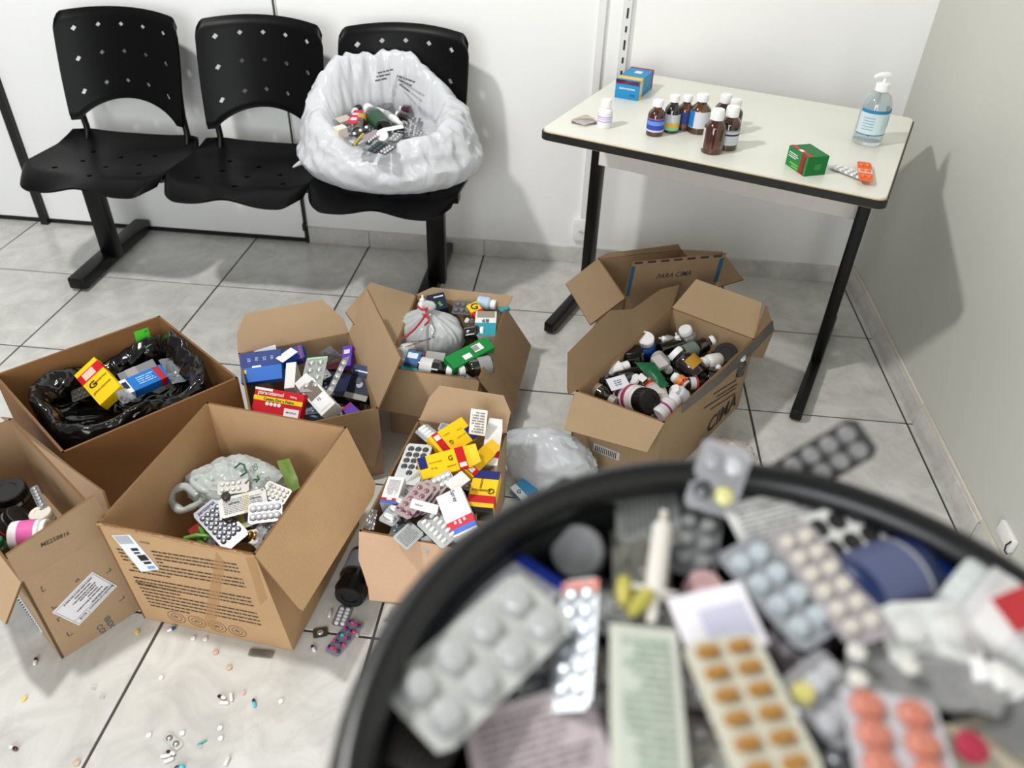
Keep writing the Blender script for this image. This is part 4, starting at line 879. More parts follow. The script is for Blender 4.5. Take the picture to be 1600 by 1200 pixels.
text(o, 'pantopraz', T(-.050, 0, .001) @ Matrix.Rotation(math.pi/2, 4, 'Z'), .040, .010, (30, 34, 70))
o = blister('blister_pack', 'yellow labelled foil card next to the amber capsules', A3(366, 820, .012), A3(400, 806, .02), .034, 3, 2, flip=True, card=(190, 184, 186), strip=(.25, .45, (208, 200, 66)))
blister('blister_pack', 'blister of four amber capsules at the front corner of the large front box', A3(370, 834, .008), A3(405, 838, .008), .034, 4, 1, kind='oval', s=.0046, h=.007, card=(84, 66, 40), pock=(150, 108, 34), cm=.2, pm=.2, prough=.12, single=True, sub='capsule_pocket', my=0)
blister('blister_pack', 'blister of small white tablets at the right inside wall of the large front box', A3(412, 762, .03), A3(450, 778, .03), .038, 5, 3, s=.0045, h=.004, card=(136, 131, 124), pock=(214, 210, 204), pm=0, cm=.2, single=True)
blister('blister_pack', 'silver tablet blister squeezed under the right flap of the large front box', A3(406, 833, .02), A3(426, 812, .03), .032, 4, 2, s=.005, card=(182, 184, 186))
blister('blister_pack', 'grey blister between carrier bag and white foil strip', A3(395, 771, .02), A3(425, 768, .03), .03, 3, 2, s=.005, card=(170, 168, 164), pock=(208, 206, 200), pm=.2)
for k, (A, B) in enumerate((((288, 841, .165), (330, 838, .17)), ((312, 824, .175), (322, 843, .165)), ((322, 838, .17), (345, 842, .168)), ((300, 838, .16), (318, 850, .155)))):
    a, b = AB(A, B); tag(link('green_straw', tube_me([a, (a+b)/2+V((0, 0, .006)), b], [.004, .005, .004], 8), mat((96, 160, 60), .4)), ('thin green plastic strip lying along the front wall inside the large front box', 'green plastic strip standing up among the others in the large front box', 'green plastic strip touching the crushed silver foil pack', 'lowest green plastic strip at the torn box edge')[k], 'plastic strip', 'green strips in the front box')
carton('medicine_carton', 'crumpled red scrap of carton behind the green strips', (296, 834, .165), (314, 822, .175), .022, .004, (140, 28, 24))
tablet('dark brown oblong tablet above the white printed foil strip', 353, 776, (40, 24, 22), .009, .006, zA(776)+.035, oval=1.3)
sheet('plastic_film', 'clear crumpled film at the front right corner of the large front box', [(392, 850, .19), (402, 858, .2), (420, 828, .22), (408, 822, .21)], film((215, 222, 226), .55), 'film', .006, 70)
# ------------------------------------------------------------------ box B: jars
ZB_ = .15
stand_bottle('jar', 'tall dark jar with broad black lid in the left edge box', (34, 815), (24, 758), .08, .042, kind='jar', body=(26, 24, 22), cap=(16, 16, 17), lab=(60, 60, 60), labz=(.2, .7), capf=.2)
lay_bottle('jar', 'black jar with red and white marks in the left edge box', (8, 838, .13), (34, 806, .17), .034, kind='jar', body=(18, 18, 18), cap=(14, 14, 15), lab=(30, 28, 30), labz=(.3, .7), stripes=((.2, .35, (180, 30, 40)),))
lay_bottle('jar', 'white jar with pink label lying in the left edge box', (20, 838, .185), (76, 832, .185), .030, kind='jar', body=(222, 222, 218), cap=(232, 232, 228), lab=(214, 92, 160), labz=(.15, .72), stripes=((.0, .2, (236, 220, 230)),), glass=False, capf=.12)
stand_bottle('jar', 'small jar with cream lid in the left edge box', (74, 826), (71, 797), .13, .024, kind='jar', body=(190, 190, 184), cap=(228, 222, 206), capf=.35)
blister('blister_pack', 'silver blister strip upright against the inner wall of the left edge box', (52, 760, .19), (68, 795, .18), .018, 6, 1, s=.006, h=.006, card=(150, 152, 154), pock=(196, 198, 200))
stand_bottle('bottle', 'bottle with green cap at the very left image edge', (6, 868), (4, 838), .15, .018, kind='pill', body=(30, 60, 34), cap=(22, 96, 50))
# ------------------------------------------------------------------ box C: black liner and cartons
cc = (cF+cBR)/2; ux = (cR-cF); rzC = math.atan2(ux.y, ux.x); wx, wy_ = ux.length/2-.010, (cBR-cR).length/2-.010
BLKBAG = crumple_mat((9, 9, 10), .16, 0., .8, 16.)
def mC(th): return .010*math.sin(3*th+.8)+.008*math.sin(7*th)-.05*max(0, math.sin(th))**1.5+.03*max(0, math.cos(th))**3
radial_bag('bin_liner', 'shiny black bin bag lining the dark brown box', (cc.x, cc.y), .012, [(.0, .0, .0, 0, 0), (wx*.80, wy_*.80, .0, 0, .2), (wx*.90, wy_*.90, .06, 0, .3), (wx*.92, wy_*.92, .15, .2, .4), (wx*.90, wy_*.90, .205, .8, .7), (wx*.80, wy_*.80, .215, 1., 1.2), (wx*.68, wy_*.68, .17, .6, 1.4), (wx*.66, wy_*.64, .11, 0, 1.0), (.0, .0, .10, 0, 0)], mC, BLKBAG, amp=.013, seed=7, sq=2.5, rot=rzC)
ZC = .165
YEL, GRED, NAVY = (244, 196, 20), (196, 22, 30), (28, 38, 110)
def generic(label, A, B, w, t, n=NUP, flip=1, opened=None, name='medicine_carton', g=.56):
    r = 180 if flip < 0 else 0
    def u(x): return x if flip > 0 else 1-x
    return carton(name, label, A, B, w, t, YEL, n=n, bands=(tuple(sorted((u(.02), u(.06))))+(YEL,), tuple(sorted((u(.10), u(.30))))+(GRED,)), patches=(tuple(sorted((u(.86), u(1.))))+(0.02, .98, NAVY),),
        texts=(('G', u(.42), .68, .13, (12, 12, 12), r+90), ('Genérico', u(.44), .34, .22, (20, 18, 10), r+90), ('mg', u(.20), .5, .1, (240, 225, 220), r+90), ('Losartana', u(.64), .5, .26, (60, 48, 10), r+90)), opened=opened)
def generic2(label, A, B, w, t, n=NUP, opened=None, flip=1):
    """text runs along the long axis"""
    r = 0 if flip > 0 else 180
    def u(x): return x if flip > 0 else 1-x
    s2 = lambda a, b: tuple(sorted((u(a), u(b))))
    return carton('medicine_carton', label, A, B, w, t, YEL, n=n, bands=(s2(.74, .92)+(GRED,),), patches=(s2(.0, .16)+(.45, .99, NAVY), s2(.76, .90)+(.10, .30, (238, 226, 216))),
        texts=(('G', u(.62), .62, .09, (12, 12, 12), r), ('Genérico', u(.60), .28, .18, (20, 18, 10), r), ('hidroclorotiazida', u(.32), .62, .26, (60, 48, 10), r), ('25 mg', u(.26), .36, .12, (60, 48, 10), r)), opened=opened)
carton('medicine_carton', 'yellow carton with red band lying in the black bin bag', (131, 572, ZC+.035), (172, 618, ZC+.02), .068, .028, YEL, n=(-.25, -.5, 1), bands=((.12, .36, GRED),), patches=((.15, .33, .2, .7, (236, 190, 180)),),
    texts=(('G', .52, .30, .14, (12, 12, 12), 180-90), ('Genérico', .52, .62, .30, (20, 18, 10), 180-90), ('glibenclamida', .72, .5, .38, (60, 48, 10), 180-90)))
o = carton('medicine_carton', 'blue and white carton with red end in the black bin bag', (192, 606, ZC+.02), (258, 578, ZC+.02), .052, .026, (26, 110, 190), bands=((.0, .16, (226, 230, 234)), (.78, .93, (176, 36, 52))), patches=((.02, .13, .3, .8, (24, 40, 84)),))
fine(o, T(.005, 0, .0012), .045, .03, 4, (150, 200, 236), 2)
carton('medicine_carton', 'grey carton half hidden behind the blue one in the black bin bag', (186, 590, ZC+.02), (242, 566, ZC+.03), .030, .022, (120, 124, 128), bands=((.2, .5, (150, 146, 146)),))
sheet('plastic_bag', 'clear crumpled plastic bag at the right end of the black bin bag', [(250, 566, ZC+.03), (275, 555, ZC+.045), (302, 590, ZC+.03), (268, 600, ZC+.02)], crumple_mat((170, 176, 180), .12, .0, .8, 40., .45), 'bag', .012, 34, arch=.02)
sheet('plastic_bag', 'small clear plastic wrap in front of the yellow carton in the bin bag', [(178, 615, ZC+.015), (196, 606, ZC+.03), (214, 622, ZC+.02), (190, 630, ZC+.01)], crumple_mat((190, 194, 198), .12, .0, .8, 50., .4), 'bag', .01, 40, arch=.012)
blister('blister_pack', 'olive foil blister under the yellow carton in the bin bag', (112, 620, ZC-.015), (146, 606, ZC), .04, 4, 2, card=(96, 94, 84), pock=(120, 118, 108))
blister('blister_pack', 'red brown blister at the right of the bin bag', (280, 578, ZC+.012), (300, 588, ZC+.012), .02, 3, 1, card=(100, 40, 34), pock=(140, 60, 48), cm=.2)
# ------------------------------------------------------------------ box D
ZD = .185
o = carton('medicine_carton', 'two-tone navy and blue carton at the left of the paracetamol box', (376, 576, ZD+.03), (440, 568, ZD+.04), .082, .022, (30, 100, 190), n=(-.1, -.75, 1), patches=((0, 1, .5, 1, (28, 50, 118)), (.28, .5, .47, .53, (226, 232, 240)), (.06, .14, .3, .42, (226, 200, 90))))
for k in range(4): fine(o, T(-.030+.02*k, .02, .0014), .009, .012, 3, (150, 180, 225), k)
o = carton('medicine_carton', 'red paracetamol carton with yellow stripe against the front wall', (396, 623, ZD+.03), (472, 636, ZD+.03), .062, .026, (206, 24, 40), n=(0, -1.1, 1), patches=((0, 1, .50, .68, (246, 216, 36)), (.0, .36, .90, 1, (240, 240, 240)), (.66, .96, .0, .34, (240, 238, 240))),
    texts=(('paracetamol', .34, .80, .52, (250, 245, 245), 0), ('Contra Dor e Febre', .52, .59, .62, (30, 26, 20), 0), ('750mg', .80, .80, .14, (250, 240, 240), 0), ('MÚLTIPLAS', .81, .2, .2, (60, 40, 120), 0)))
for k in range(4): link('icon_disc', lathe_me(((0, .0004), (.0048, .0004), (.0048, 0)), 14), mat((240, 236, 236), .5), o, T(-.026+.0105*k, -.008+.012, .0012) @ T(0, -.010, 0))
carton('medicine_carton', 'white carton standing on end between blue carton and silver blisters', (455, 566, ZD+.045), (452, 606, ZD+.03), .026, .05, (220, 222, 218), n=(0, -.4, 1))
carton('medicine_carton', 'royal blue carton with open white flap at the back of the paracetamol box', (436, 560, ZD+.03), (474, 548, ZD+.045), .040, .03, (20, 62, 150), n=(.1, -.5, 1), opened=-1, bands=((.82, .92, (140, 60, 90)),))
carton('leaflet', 'white folded carton lid leaning at the back left of the paracetamol box', (398, 558, ZD+.02), (432, 548, ZD+.045), .034, .002, (214, 216, 214), n=(-.2, -.9, .7), cat='leaflet')
carton('leaflet', 'white curled box flap pointing up beside the royal blue carton', (436, 563, ZD+.05), (460, 546, ZD+.055), .026, .0015, (236, 238, 238), n=(-.2, -.6, .9), cat='leaflet')
blister('blister_pack', 'tall silver blister with pale green edge, left leaf of the bent pair', (484, 612, ZD+.045), (496, 558, ZD+.075), .058, 4, 2, kind='round', s=.0085, h=.006, card=(176, 178, 174), pock=(200, 202, 200), n=(-.1, -1, .7), strip=(.97, .06, (150, 196, 160)), single=True)
blister('blister_pack', 'silver blister folded outward to the right in the paracetamol box', (512, 618, ZD+.05), (541, 558, ZD+.085), .034, 5, 1, s=.008, h=.006, card=(180, 182, 180), pock=(206, 208, 206), n=(-.7, -.8, .5), single=True, my=0)
o = carton('medicine_carton', 'open white carton with torn mouth facing forward', (478, 600, ZD+.05), (513, 640, ZD+.035), .046, .04, (228, 228, 226), n=(-.1, -.8, 1), opened=-1, patches=((.04, .5, .1, .9, (120, 108, 100)), (.52, .9, .15, .85, (236, 236, 234))))
fine(o, T(.012, 0, .0016), .012, .01, 2, (110, 120, 140), 3)
o = carton('medicine_carton', 'black and navy carton with crescent moon print in the right corner', (546, 594, ZD+.025), (581, 602, ZD+.025), .092, .03, (16, 22, 42), n=(0, -.7, 1), patches=((0, 1, .72, 1, (26, 46, 84)), (0, 1, 0, .16, (150, 148, 142)), (.1, .7, .80, .84, (210, 220, 230))))
link('moon_print', lathe_me(((0, .0004), (.009, .0004), (.009, 0)), 20), mat((150, 154, 160), .5), o, T(.0, -.006, .0018)); link('moon_cutout', lathe_me(((0, .0004), (.009, .0004), (.009, 0)), 20), mat((16, 22, 42), .5), o, T(-.006, .003, .0022))  # second disc in the carton colour covers part of the moon, leaving a crescent
carton('medicine_carton', 'purple carton standing in the back right corner of the paracetamol box', (540, 572, ZD+.02), (543, 540, ZD+.045), .028, .02, (92, 58, 170), n=(-.2, -.8, .8), patches=((.6, .8, .2, .8, (214, 206, 234)),))
carton('medicine_carton', 'violet and magenta carton low at the front right of the paracetamol box', (540, 634, ZD+.01), (556, 648, ZD+.005), .03, .02, (88, 60, 160), bands=((0, .2, (150, 30, 110)),))
sheet('plastic_pouch', 'clear glossy blister wrap near the back wall of the paracetamol box', [(496, 552, ZD+.03), (516, 540, ZD+.05), (534, 556, ZD+.03), (520, 566, ZD+.02)], crumple_mat((120, 128, 140), .1, .0, .8, 50., .4), 'pouch', .01, 40, arch=.012)
carton('medicine_carton', 'dark blue carton deep in the middle of the paracetamol box', (500, 596, .135), (566, 606, .135), .085, .03, (24, 34, 70), n=(0, -.2, 1))
carton('medicine_carton', 'pale blue carton deep under the white open carton', (440, 622, .14), (505, 640, .14), .06, .03, (120, 150, 190), n=(0, -.2, 1))
carton('medicine_carton', 'maroon carton deep behind the silver blisters', (470, 568, .13), (540, 566, .13), .05, .03, (84, 34, 50), n=(0, -.2, 1))
# ------------------------------------------------------------------ box E
ZE = .195
kb = at(672, 524, ZE-.02)
KBM = crumple_mat((216, 220, 220), .2, .25, .5, 20., 0., (1, 1, .3))
o = radial_bag('knotted_bag', 'knotted white plastic bag tied with red ribbon', (kb.x, kb.y), .135, [(.0, .0, .0, 0, 0), (.07, .05, .0, 0, .2), (.096, .070, .022, 0, .5), (.100, .074, .050, 0, .8), (.082, .062, .080, 0, 1.0), (.045, .036, .102, 0, .9), (.016, .014, .116, 0, .35), (.010, .010, .124, 0, .1), (.018, .016, .136, 0, .5), (.010, .008, .150, 0, .3), (.0, .0, .150, 0, 0)], lambda th: 0., KBM, amp=.0085, seed=5, rot=-.15, nth=110, nz=60)
Io = o.matrix_world.inverted()
RIB = mat((186, 30, 52), .35)
for pts in ([(666, 491, ZE+.072), (650, 512, ZE+.066), (640, 521, ZE+.060), (630, 530, ZE+.052)], [(667, 490, ZE+.074), (670, 500, ZE+.072), (664, 508, ZE+.068)], [(652, 478, ZE+.085), (660, 484, ZE+.085), (668, 482, ZE+.085)], [(666, 486, ZE+.08), (668, 494, ZE+.075), (662, 492, ZE+.076)]):
    link('red_ribbon', tube_me(smooth_path([Io @ at(*p) for p in pts]), .0032, 6), RIB, o)
for k, (xa, xb) in enumerate((((628, 538), (674, 532)), ((634, 544), (680, 528)), ((640, 548), (662, 546)))):
    a, b = at(*xa, ZE+.045), at(*xb, ZE+.045); fine(o, Io @ frame((a+b)/2+V((0, -.004, .006)), b-a, (0, -.8, .7)), (b-a).length, .005, 1, (90, 60, 66), k, ragged=0)
def EC(label, A, B, w, t, c, **k): return carton('medicine_carton', label, A, B, w, t, c, **k)
o = EC('navy carton with white lines behind the knotted bag', (670, 474, ZE+.05), (697, 468, ZE+.055), .055, .03, (24, 32, 58), n=(.1, -.5, 1), patches=((.35, .9, .74, .82, (214, 220, 226)),), texts=(('g', .6, .3, .2, (90, 190, 80), 20),))
lay_bottle('bottle', 'white squeeze bottle tip left of the navy carton', (660, 486, ZE+.02), (660, 461, ZE+.05), .014, kind='dropper', body=(228, 228, 226), glass=False)
blister('blister_pack', 'dark grey moulded blister with round hollows in the knotted bag box', (708, 480, ZE+.03), (738, 482, ZE+.035), .05, 3, 2, s=.008, h=.006, card=(92, 90, 94), pock=(112, 110, 114), cm=.4, pm=.4, single=True)
EC('yellow and red carton corner with black letter in the knotted bag box', (736, 474, ZE+.045), (750, 492, ZE+.035), .034, .02, YEL, bands=((.62, 1., GRED),), texts=(('G', .3, .55, .4, (12, 12, 12), 60),))
lay_bottle('bottle', 'pale blue bottle with white cap at the back of the knotted bag box', (747, 472, ZE+.03), (775, 477, ZE+.03), .020, kind='pill', body=(186, 206, 222), glass=False, lab=(170, 196, 220), labz=(.1, .5))
EC('teal wrapped packet at the back right corner of the knotted bag box', (772, 466, ZE+.03), (790, 484, ZE+.025), .03, .012, (60, 150, 160))
o = EC('white carton with teal wave and open top in the knotted bag box', (760, 486, ZE+.045), (757, 524, ZE+.025), .060, .04, (228, 228, 222), n=(0, -.5, 1), patches=((.5, 1., 0, 1, (40, 150, 168)), (.02, .28, .08, .92, (150, 140, 126))), texts=(('89', .42, .5, .2, (36, 44, 84), -90),))
lay_bottle('bottle', 'dark bottle with white cap beside the teal wave carton', (728, 522, ZE+.01), (757, 518, ZE+.025), .024, body=(24, 12, 12))
lay_bottle('bottle', 'small bottle with grey cap above the knotted bag right side', (744, 508, ZE+.01), (728, 500, ZE+.03), .013, body=(80, 74, 66), cap=(222, 222, 218))
o = EC('long green carton lying diagonally at the front of the knotted bag box', (702, 567, ZE+.04), (766, 534, ZE+.045), .044, .026, (20, 132, 56), n=(-.1, -.6, 1), patches=((.58, .80, .3, .8, (232, 232, 228)), (.30, .48, .15, .5, (232, 232, 228))))
for k in range(8): link('barcode_bar', box_me(.0012, .016, .0003), mat((30, 30, 30), .5), o, T(.0105+.0026*k, .003, .0013))
EC('green carton tucked under the long green one', (704, 574, ZE+.012), (736, 560, ZE+.02), .03, .02, (18, 96, 44))
EC('grey white carton under the long green one at the right', (733, 560, ZE+.015), (764, 548, ZE+.02), .03, .02, (176, 176, 186))
lay_bottle('bottle', 'black bottle with white label and cap pointing right along the front wall', (656, 571, ZE+.012), (708, 580, ZE+.012), .024, body=(18, 10, 12), lab=(206, 204, 202), labz=(.05, .42))
lay_bottle('bottle', 'black bottle with white cap pointing left along the front wall', (768, 569, ZE+.012), (716, 580, ZE+.012), .025, body=(18, 10, 12), lab=(150, 148, 148), labz=(.05, .42))
o = EC('small dark blue carton with white bird print below the knotted bag', (634, 558, ZE+.03), (656, 562, ZE+.03), .046, .03, (34, 92, 150), n=(-.2, -.6, 1), patches=((.1, .8, .5, .85, (216, 228, 236)), (0, 1, 0, .16, (30, 34, 60))))
EC('red edged carton below the knotted bag', (644, 552, ZE+.022), (662, 556, ZE+.022), .02, .02, (180, 40, 34))
EC('grey printed carton under the knotted bag', (664, 557, ZE+.018), (694, 561, ZE+.018), .04, .025, (160, 160, 156), sides=(('f', 4),))
EC('teal plastic sleeve along the left of the front wall', (627, 574, ZE+.012), (664, 582, ZE+.012), .03, .012, (44, 160, 176))
lay_bottle('bottle', 'white round bottle end at the left wall of the knotted bag box', (640, 545, ZE-.01), (624, 552, ZE+.01), .020, kind='pill', body=(212, 212, 206), glass=False)
lay_bottle('bottle', 'lower white bottle in the front left corner of the knotted bag box', (642, 562, ZE-.015), (627, 568, ZE), .018, kind='pill', body=(206, 206, 202), glass=False)
# ------------------------------------------------------------------ box F
ZF = .205
def F3(x, y, dz=0): return (x, y, ZF+dz)
generic2('yellow carton with open end lying across the middle of the heap', F3(656, 733, .055), F3(734, 712, .06), .050, .022, n=(.05, -.7, 1), opened=1)
generic2('yellow carton with navy corner pointing to the back flap', F3(774-40, 667, .055), F3(682, 700, .05), .062, .022, n=(.15, -.6, 1))
carton('medicine_carton', 'empty yellow carton angled under the middle yellow carton', F3(730, 738, .04), F3(766, 702, .045), .034, .022, (226, 176, 16), n=(.3, -.5, 1), bands=((.05, .28, GRED),), patches=((.08, .24, .25, .75, (232, 216, 206)),), opened=1)
carton('medicine_carton', 'yellow carton with navy top upright at the right wall of the heap', F3(762, 736, .035), F3(747, 800, .02), .058, .03, YEL, n=(-.1, -.6, 1), bands=((.60, .78, GRED), (.88, 1., (20, 18, 24))), patches=((.0, .2, 0, 1, NAVY),), texts=(('Losartana', .30, .4, .3, (60, 48, 10), 90*0+0), ('G', .50, .82, .12, (12, 12, 12), -90), ('Genérico', .50, .42, .36, (20, 18, 10), -90)))
o = carton('medicine_carton', 'white leaflet card with black printing leaning on the back flap', F3(745, 680, .05), F3(749, 640, .10), .040, .0015, (234, 232, 224), n=(-.2, -.9, .6), cat='printed card')
fine(o, T(0, 0, .0012) @ Matrix.Rotation(math.pi/2, 4, 'Z'), .03, .05, 8, (140, 134, 128), 5)
o = carton('medicine_carton', 'tall white carton with red band at the right rear corner', F3(773, 668, .05), F3(764, 726, .02), .038, .03, (232, 230, 228), n=(.1, -.7, 1), bands=((.62, .80, (176, 28, 44)),), patches=((.66, .76, .3, .7, (228, 220, 214)),), opened=-1, sides=(('f', 6),))
o = carton('medicine_carton', 'white carton with red and blue bands in the front right of the heap', F3(700, 768, .065), F3(726, 832, .04), .056, .036, (238, 236, 240), n=(-.05, -.75, 1), bands=((.66, .84, (206, 24, 44)), (.84, .96, (64, 110, 200))), texts=(('Spray', .16, .62, .28, (60, 60, 90), 20-110+90),), sides=(('f', 8),))
fine(o, T((.74-.5)*.1, 0, .0012), .01, .03, 3, (240, 200, 205), 3)
o = carton('medicine_carton', 'white carton with red and blue bands standing at the left of the heap', F3(620, 745, .055), F3(606, 786, .045), .036, .05, (232, 230, 228), n=(-.1, -.45, 1), bands=((.80, .90, (176, 28, 44)), (.90, 1.0, (64, 96, 170))), patches=((.82, .88, .35, .65, (232, 224, 220)),))
fine(o, T(-.006, 0, .0012), .04, .026, 8, (170, 162, 164), 6)
blister('blister_pack', 'large silver blister with popped holes at the left of the heap', F3(632, 757, .035), F3(657, 694, .045), .060, 6, 3, s=.0075, h=.002, card=(196, 198, 198), pock=(64, 62, 62), pm=.3, n=(-.15, -.5, 1), skip=(0, 1, 2, 3, 5))
blister('blister_pack', 'clear blister with four big white capsules at the rear left', F3(657, 668, .03), F3(678, 686, .04), .036, 4, 1, kind='oval', s=.0058, h=.008, card=(176, 178, 182), pock=(232, 232, 232), pm=.1, single=True, my=0)
blister('blister_pack', 'printed foil card below the popped silver blister', F3(638, 768, .03), F3(668, 742, .04), .042, 4, 2, flip=True, card=(198, 196, 184))
for k in range(4):
    blister('foil_pack', ('maroon and silver foil strip at the top of the banded bundle', 'second maroon foil strip of the banded bundle', 'third maroon foil strip of the banded bundle', 'rightmost maroon foil strip of the banded bundle')[k], F3(626+k*11, 806-k*3, .05-.008*k), F3(667+k*11, 757-k*3, .055-.008*k), .040, 5, 2, card=(186, 172, 172), pock=(150, 100, 104), pm=.4, s=.006, h=.0025, strip=(.14, .05, (54, 40, 92)), n=(-.1, -.6, 1), group='banded maroon foil strips')
o = carton('paper_band', 'white paper band round the maroon foil strips', F3(642, 786, .072), F3(684, 797, .055), .020, .001, (232, 228, 228), n=(.1, -.7, 1), cat='paper band'); text(o, 'Nebulol', T(-.012, 0, .001), .016, None, (120, 40, 60))
blister('blister_pack', 'grey blister with two large oval tablets near the front left', F3(602, 818, .035), F3(634, 778, .045), .038, 3, 1, kind='oval', s=.0075, h=.008, card=(176, 178, 178), pock=(214, 214, 212), n=(-.2, -.5, 1), single=True, my=0)
blister('foil_pack', 'flat grey foil hanging over the front flap', F3(624, 850, .02), F3(652, 824, .03), .042, 4, 2, flip=True, card=(170, 172, 172))
blister('blister_pack', 'blister with rows of white capsules at the front right', F3(664, 806, .035), F3(706, 846, .03), .05, 6, 2, kind='oval', s=.0034, h=.006, card=(150, 152, 152), pock=(234, 232, 228), pm=0, single=True)
blister('blister_pack', 'clear blister of white tablets in the middle behind the white spray carton', F3(676, 760, .035), F3(708, 744, .045), .036, 4, 2, s=.0062, h=.005, card=(176, 178, 178), pock=(220, 220, 218), pm=.1)
blister('blister_pack', 'dark silver blister under the middle yellow carton', F3(682, 740, .03), F3(722, 726, .035), .03, 5, 2, s=.006, card=(150, 150, 154), pock=(216, 216, 216), pm=.2)
carton('leaflet', 'rolled white leaflet behind the white spray carton', F3(702, 762, .06), F3(728, 742, .07), .03, .003, (224, 216, 212), n=(-.2, -.5, 1), cat='leaflet')
blister('blister_pack', 'bluish foil strip at the rear wall beside the clear capsule blister', F3(686, 666, .03), F3(712, 672, .035), .022, 4, 2, flip=True, card=(172, 184, 198))
blister('blister_pack', 'slim silver strip below the rear yellow carton', F3(664, 712, .03), F3(684, 680, .04), .022, 5, 1, s=.005, card=(160, 172, 184))
blister('blister_pack', 'silver white capsules low at the left behind the tall white carton', F3(628, 780, .018), F3(652, 764, .022), .03, 4, 2, kind='oval', s=.004, h=.007, card=(120, 122, 124), pock=(226, 226, 224), pm=.1)
sheet('foil_scrap', 'crumpled clear foil scrap in the front left corner', [(568, 826, ZF+.01), (584, 828, ZF+.01), (590, 798, ZF+.03), (580, 792, ZF+.03)], mat((170, 168, 168), .2, .7), 'foil', .006, 70)
carton('paper_band', 'grey blister card standing against the front wall', F3(664, 838, .02), F3(672, 860, .0), .02, .002, (160, 162, 162), cat='foil')
# ------------------------------------------------------------------ box H: bottles
ZH = .185
def HB(label, A, B, r, dz=0, dz2=None, **k):
    return lay_bottle('medicine_bottle', label, (A[0], A[1], ZH+dz), (B[0], B[1], ZH+(dz if dz2 is None else dz2)), r, **k)
BK = (14, 9, 8); WH = (226, 226, 222)
HB('blue bottle with small white spout at the back of the bottle box', (1002, 556), (1009, 527), .034, -.03, .05, kind='pill', body=(18, 72, 150), capf=.22, glass=False)
HB('black bottle with broad white cap next to the blue one', (987, 560), (985, 522), .028, -.03, .05, body=BK)
HB('plain black bottle leaning in front of the blue one', (990, 580), (985, 545), .034, -.02, .045, kind='jar', body=BK, cap=(18, 14, 13))
HB('small bottle with yellow and white label by the left flap', (972, 572), (975, 545), .019, -.01, .04, kind='pill', body=(220, 220, 216), cap=BK, lab=(224, 200, 90), labz=(.2, .5), glass=False)
HB('white dropper bottle at the far left of the bottle box', (968, 574), (938, 564), .013, .0, .02, kind='dropper', body=WH, glass=False, capf=.5)
HB('white tapered plastic bottle lying on the left', (940, 586), (982, 570), .022, .015, .03, kind='tube', body=WH, glass=False, capf=.26)
HB('black bottle with round black cap at the left corner', (950, 592), (927, 600), .030, -.01, .012, kind='jar', body=BK, cap=(20, 18, 18))
o = HB('black bottle wearing a white pharmacy label with small print', (998, 588), (944, 604), .031, .005, body=BK, cap=(30, 28, 28))
a, b = at(951, 600, ZH+.040), at(980, 592, ZH+.040); Mq = o.matrix_world.inverted() @ frame((a+b)/2+V((0, -.008, .002)), b-a, (0, -.55, 1)); link('pharmacy_label', box_me((b-a).length, .036, .0006), mat((222, 222, 232), .5), o, Mq); fine(o, Mq, .022, .018, 3, (110, 112, 130), 4, lift=.0008)
HB('black bottle with white cap in the left centre', (1012, 605), (990, 592), .026, 0, .03, body=BK)
HB('amber bottle with brown and white label along the front wall', (914, 600), (962, 628), .021, .005, body=(34, 28, 14), lab=(214, 190, 170), labz=(.08, .48), stripes=((.2, .6, (170, 96, 40)),), cap=(176, 172, 164))
HB('wide black lidded jar with pink label at the front', (974, 618), (1016, 628), .035, -.01, .045, kind='jar', body=(214, 208, 204), cap=(12, 11, 11), lab=(164, 44, 92), labz=(.1, .6), stripes=((.25, .45, (226, 218, 216)), (.7, 1., (226, 218, 216))), capf=.32, glass=False)
HB('white bottle with violet print at the front corner', (1026, 652), (1056, 622), .026, .005, .02, kind='pill', body=(222, 220, 220), glass=False, lab=(212, 204, 210), labz=(.15, .55), stripes=((.4, .6, (140, 60, 100)),))
HB('dark flat bottle under the violet print bottle', (1012, 652), (1040, 648), .022, -.005, body=(40, 40, 38), cap=(26, 26, 26))
HB('frosted round bottle with red and yellow label in the centre', (1012, 590), (1030, 628), .030, .0, .02, kind='jar', body=(196, 190, 190), cap=(206, 202, 196), lab=(196, 176, 160), labz=(.4, .7), stripes=((.3, .7, (206, 60, 30)),), glass=False)
HB('white round capped bottle right of the frosted one', (1068, 622), (1052, 608), .022, 0, .03, kind='pill', body=(200, 206, 214), glass=False)
HB('large black bottle with yellow label and white cap in the centre', (1092, 588), (1052, 549), .036, .0, .04, body=BK, lab=(176, 130, 30), labz=(.22, .55), laba=(-2.4, -.8))
HB('bottle with grey label and white cap in the middle row', (1026, 556), (1046, 580), .019, .02, .015, body=(170, 168, 164), cap=(216, 216, 210), lab=(150, 148, 150), labz=(.2, .6), glass=False)
HB('small black bottle under the middle row', (1068, 590), (1040, 582), .02, -.01, .0, body=BK, cap=BK)
HB('carton coloured bottle with red orange yellow label in the middle', (1074, 604), (1052, 588), .018, .01, .015, kind='pill', body=(200, 206, 190), lab=(220, 130, 40), labz=(.1, .6), stripes=((0, .4, (196, 50, 30)),), glass=False)
HB('black bottle with small white and red label at the right wall', (1064, 600), (1100, 598), .017, .012, body=BK, lab=(206, 206, 210), labz=(.35, .7), stripes=((.7, 1, (170, 50, 50)),), cap=BK)
HB('clear bottle with white cap at the back', (1078, 540), (1070, 513), .026, -.01, .05, kind='pill', body=(170, 174, 172), glass='clear')
HB('white dropper bottle next to the clear one', (1062, 542), (1056, 520), .012, .0, .045, kind='dropper', body=(214, 206, 212), glass=False)
HB('black bottle lying at the back below the clear bottle', (1030, 548), (1084, 532), .022, .0, .01, body=BK, cap=BK)
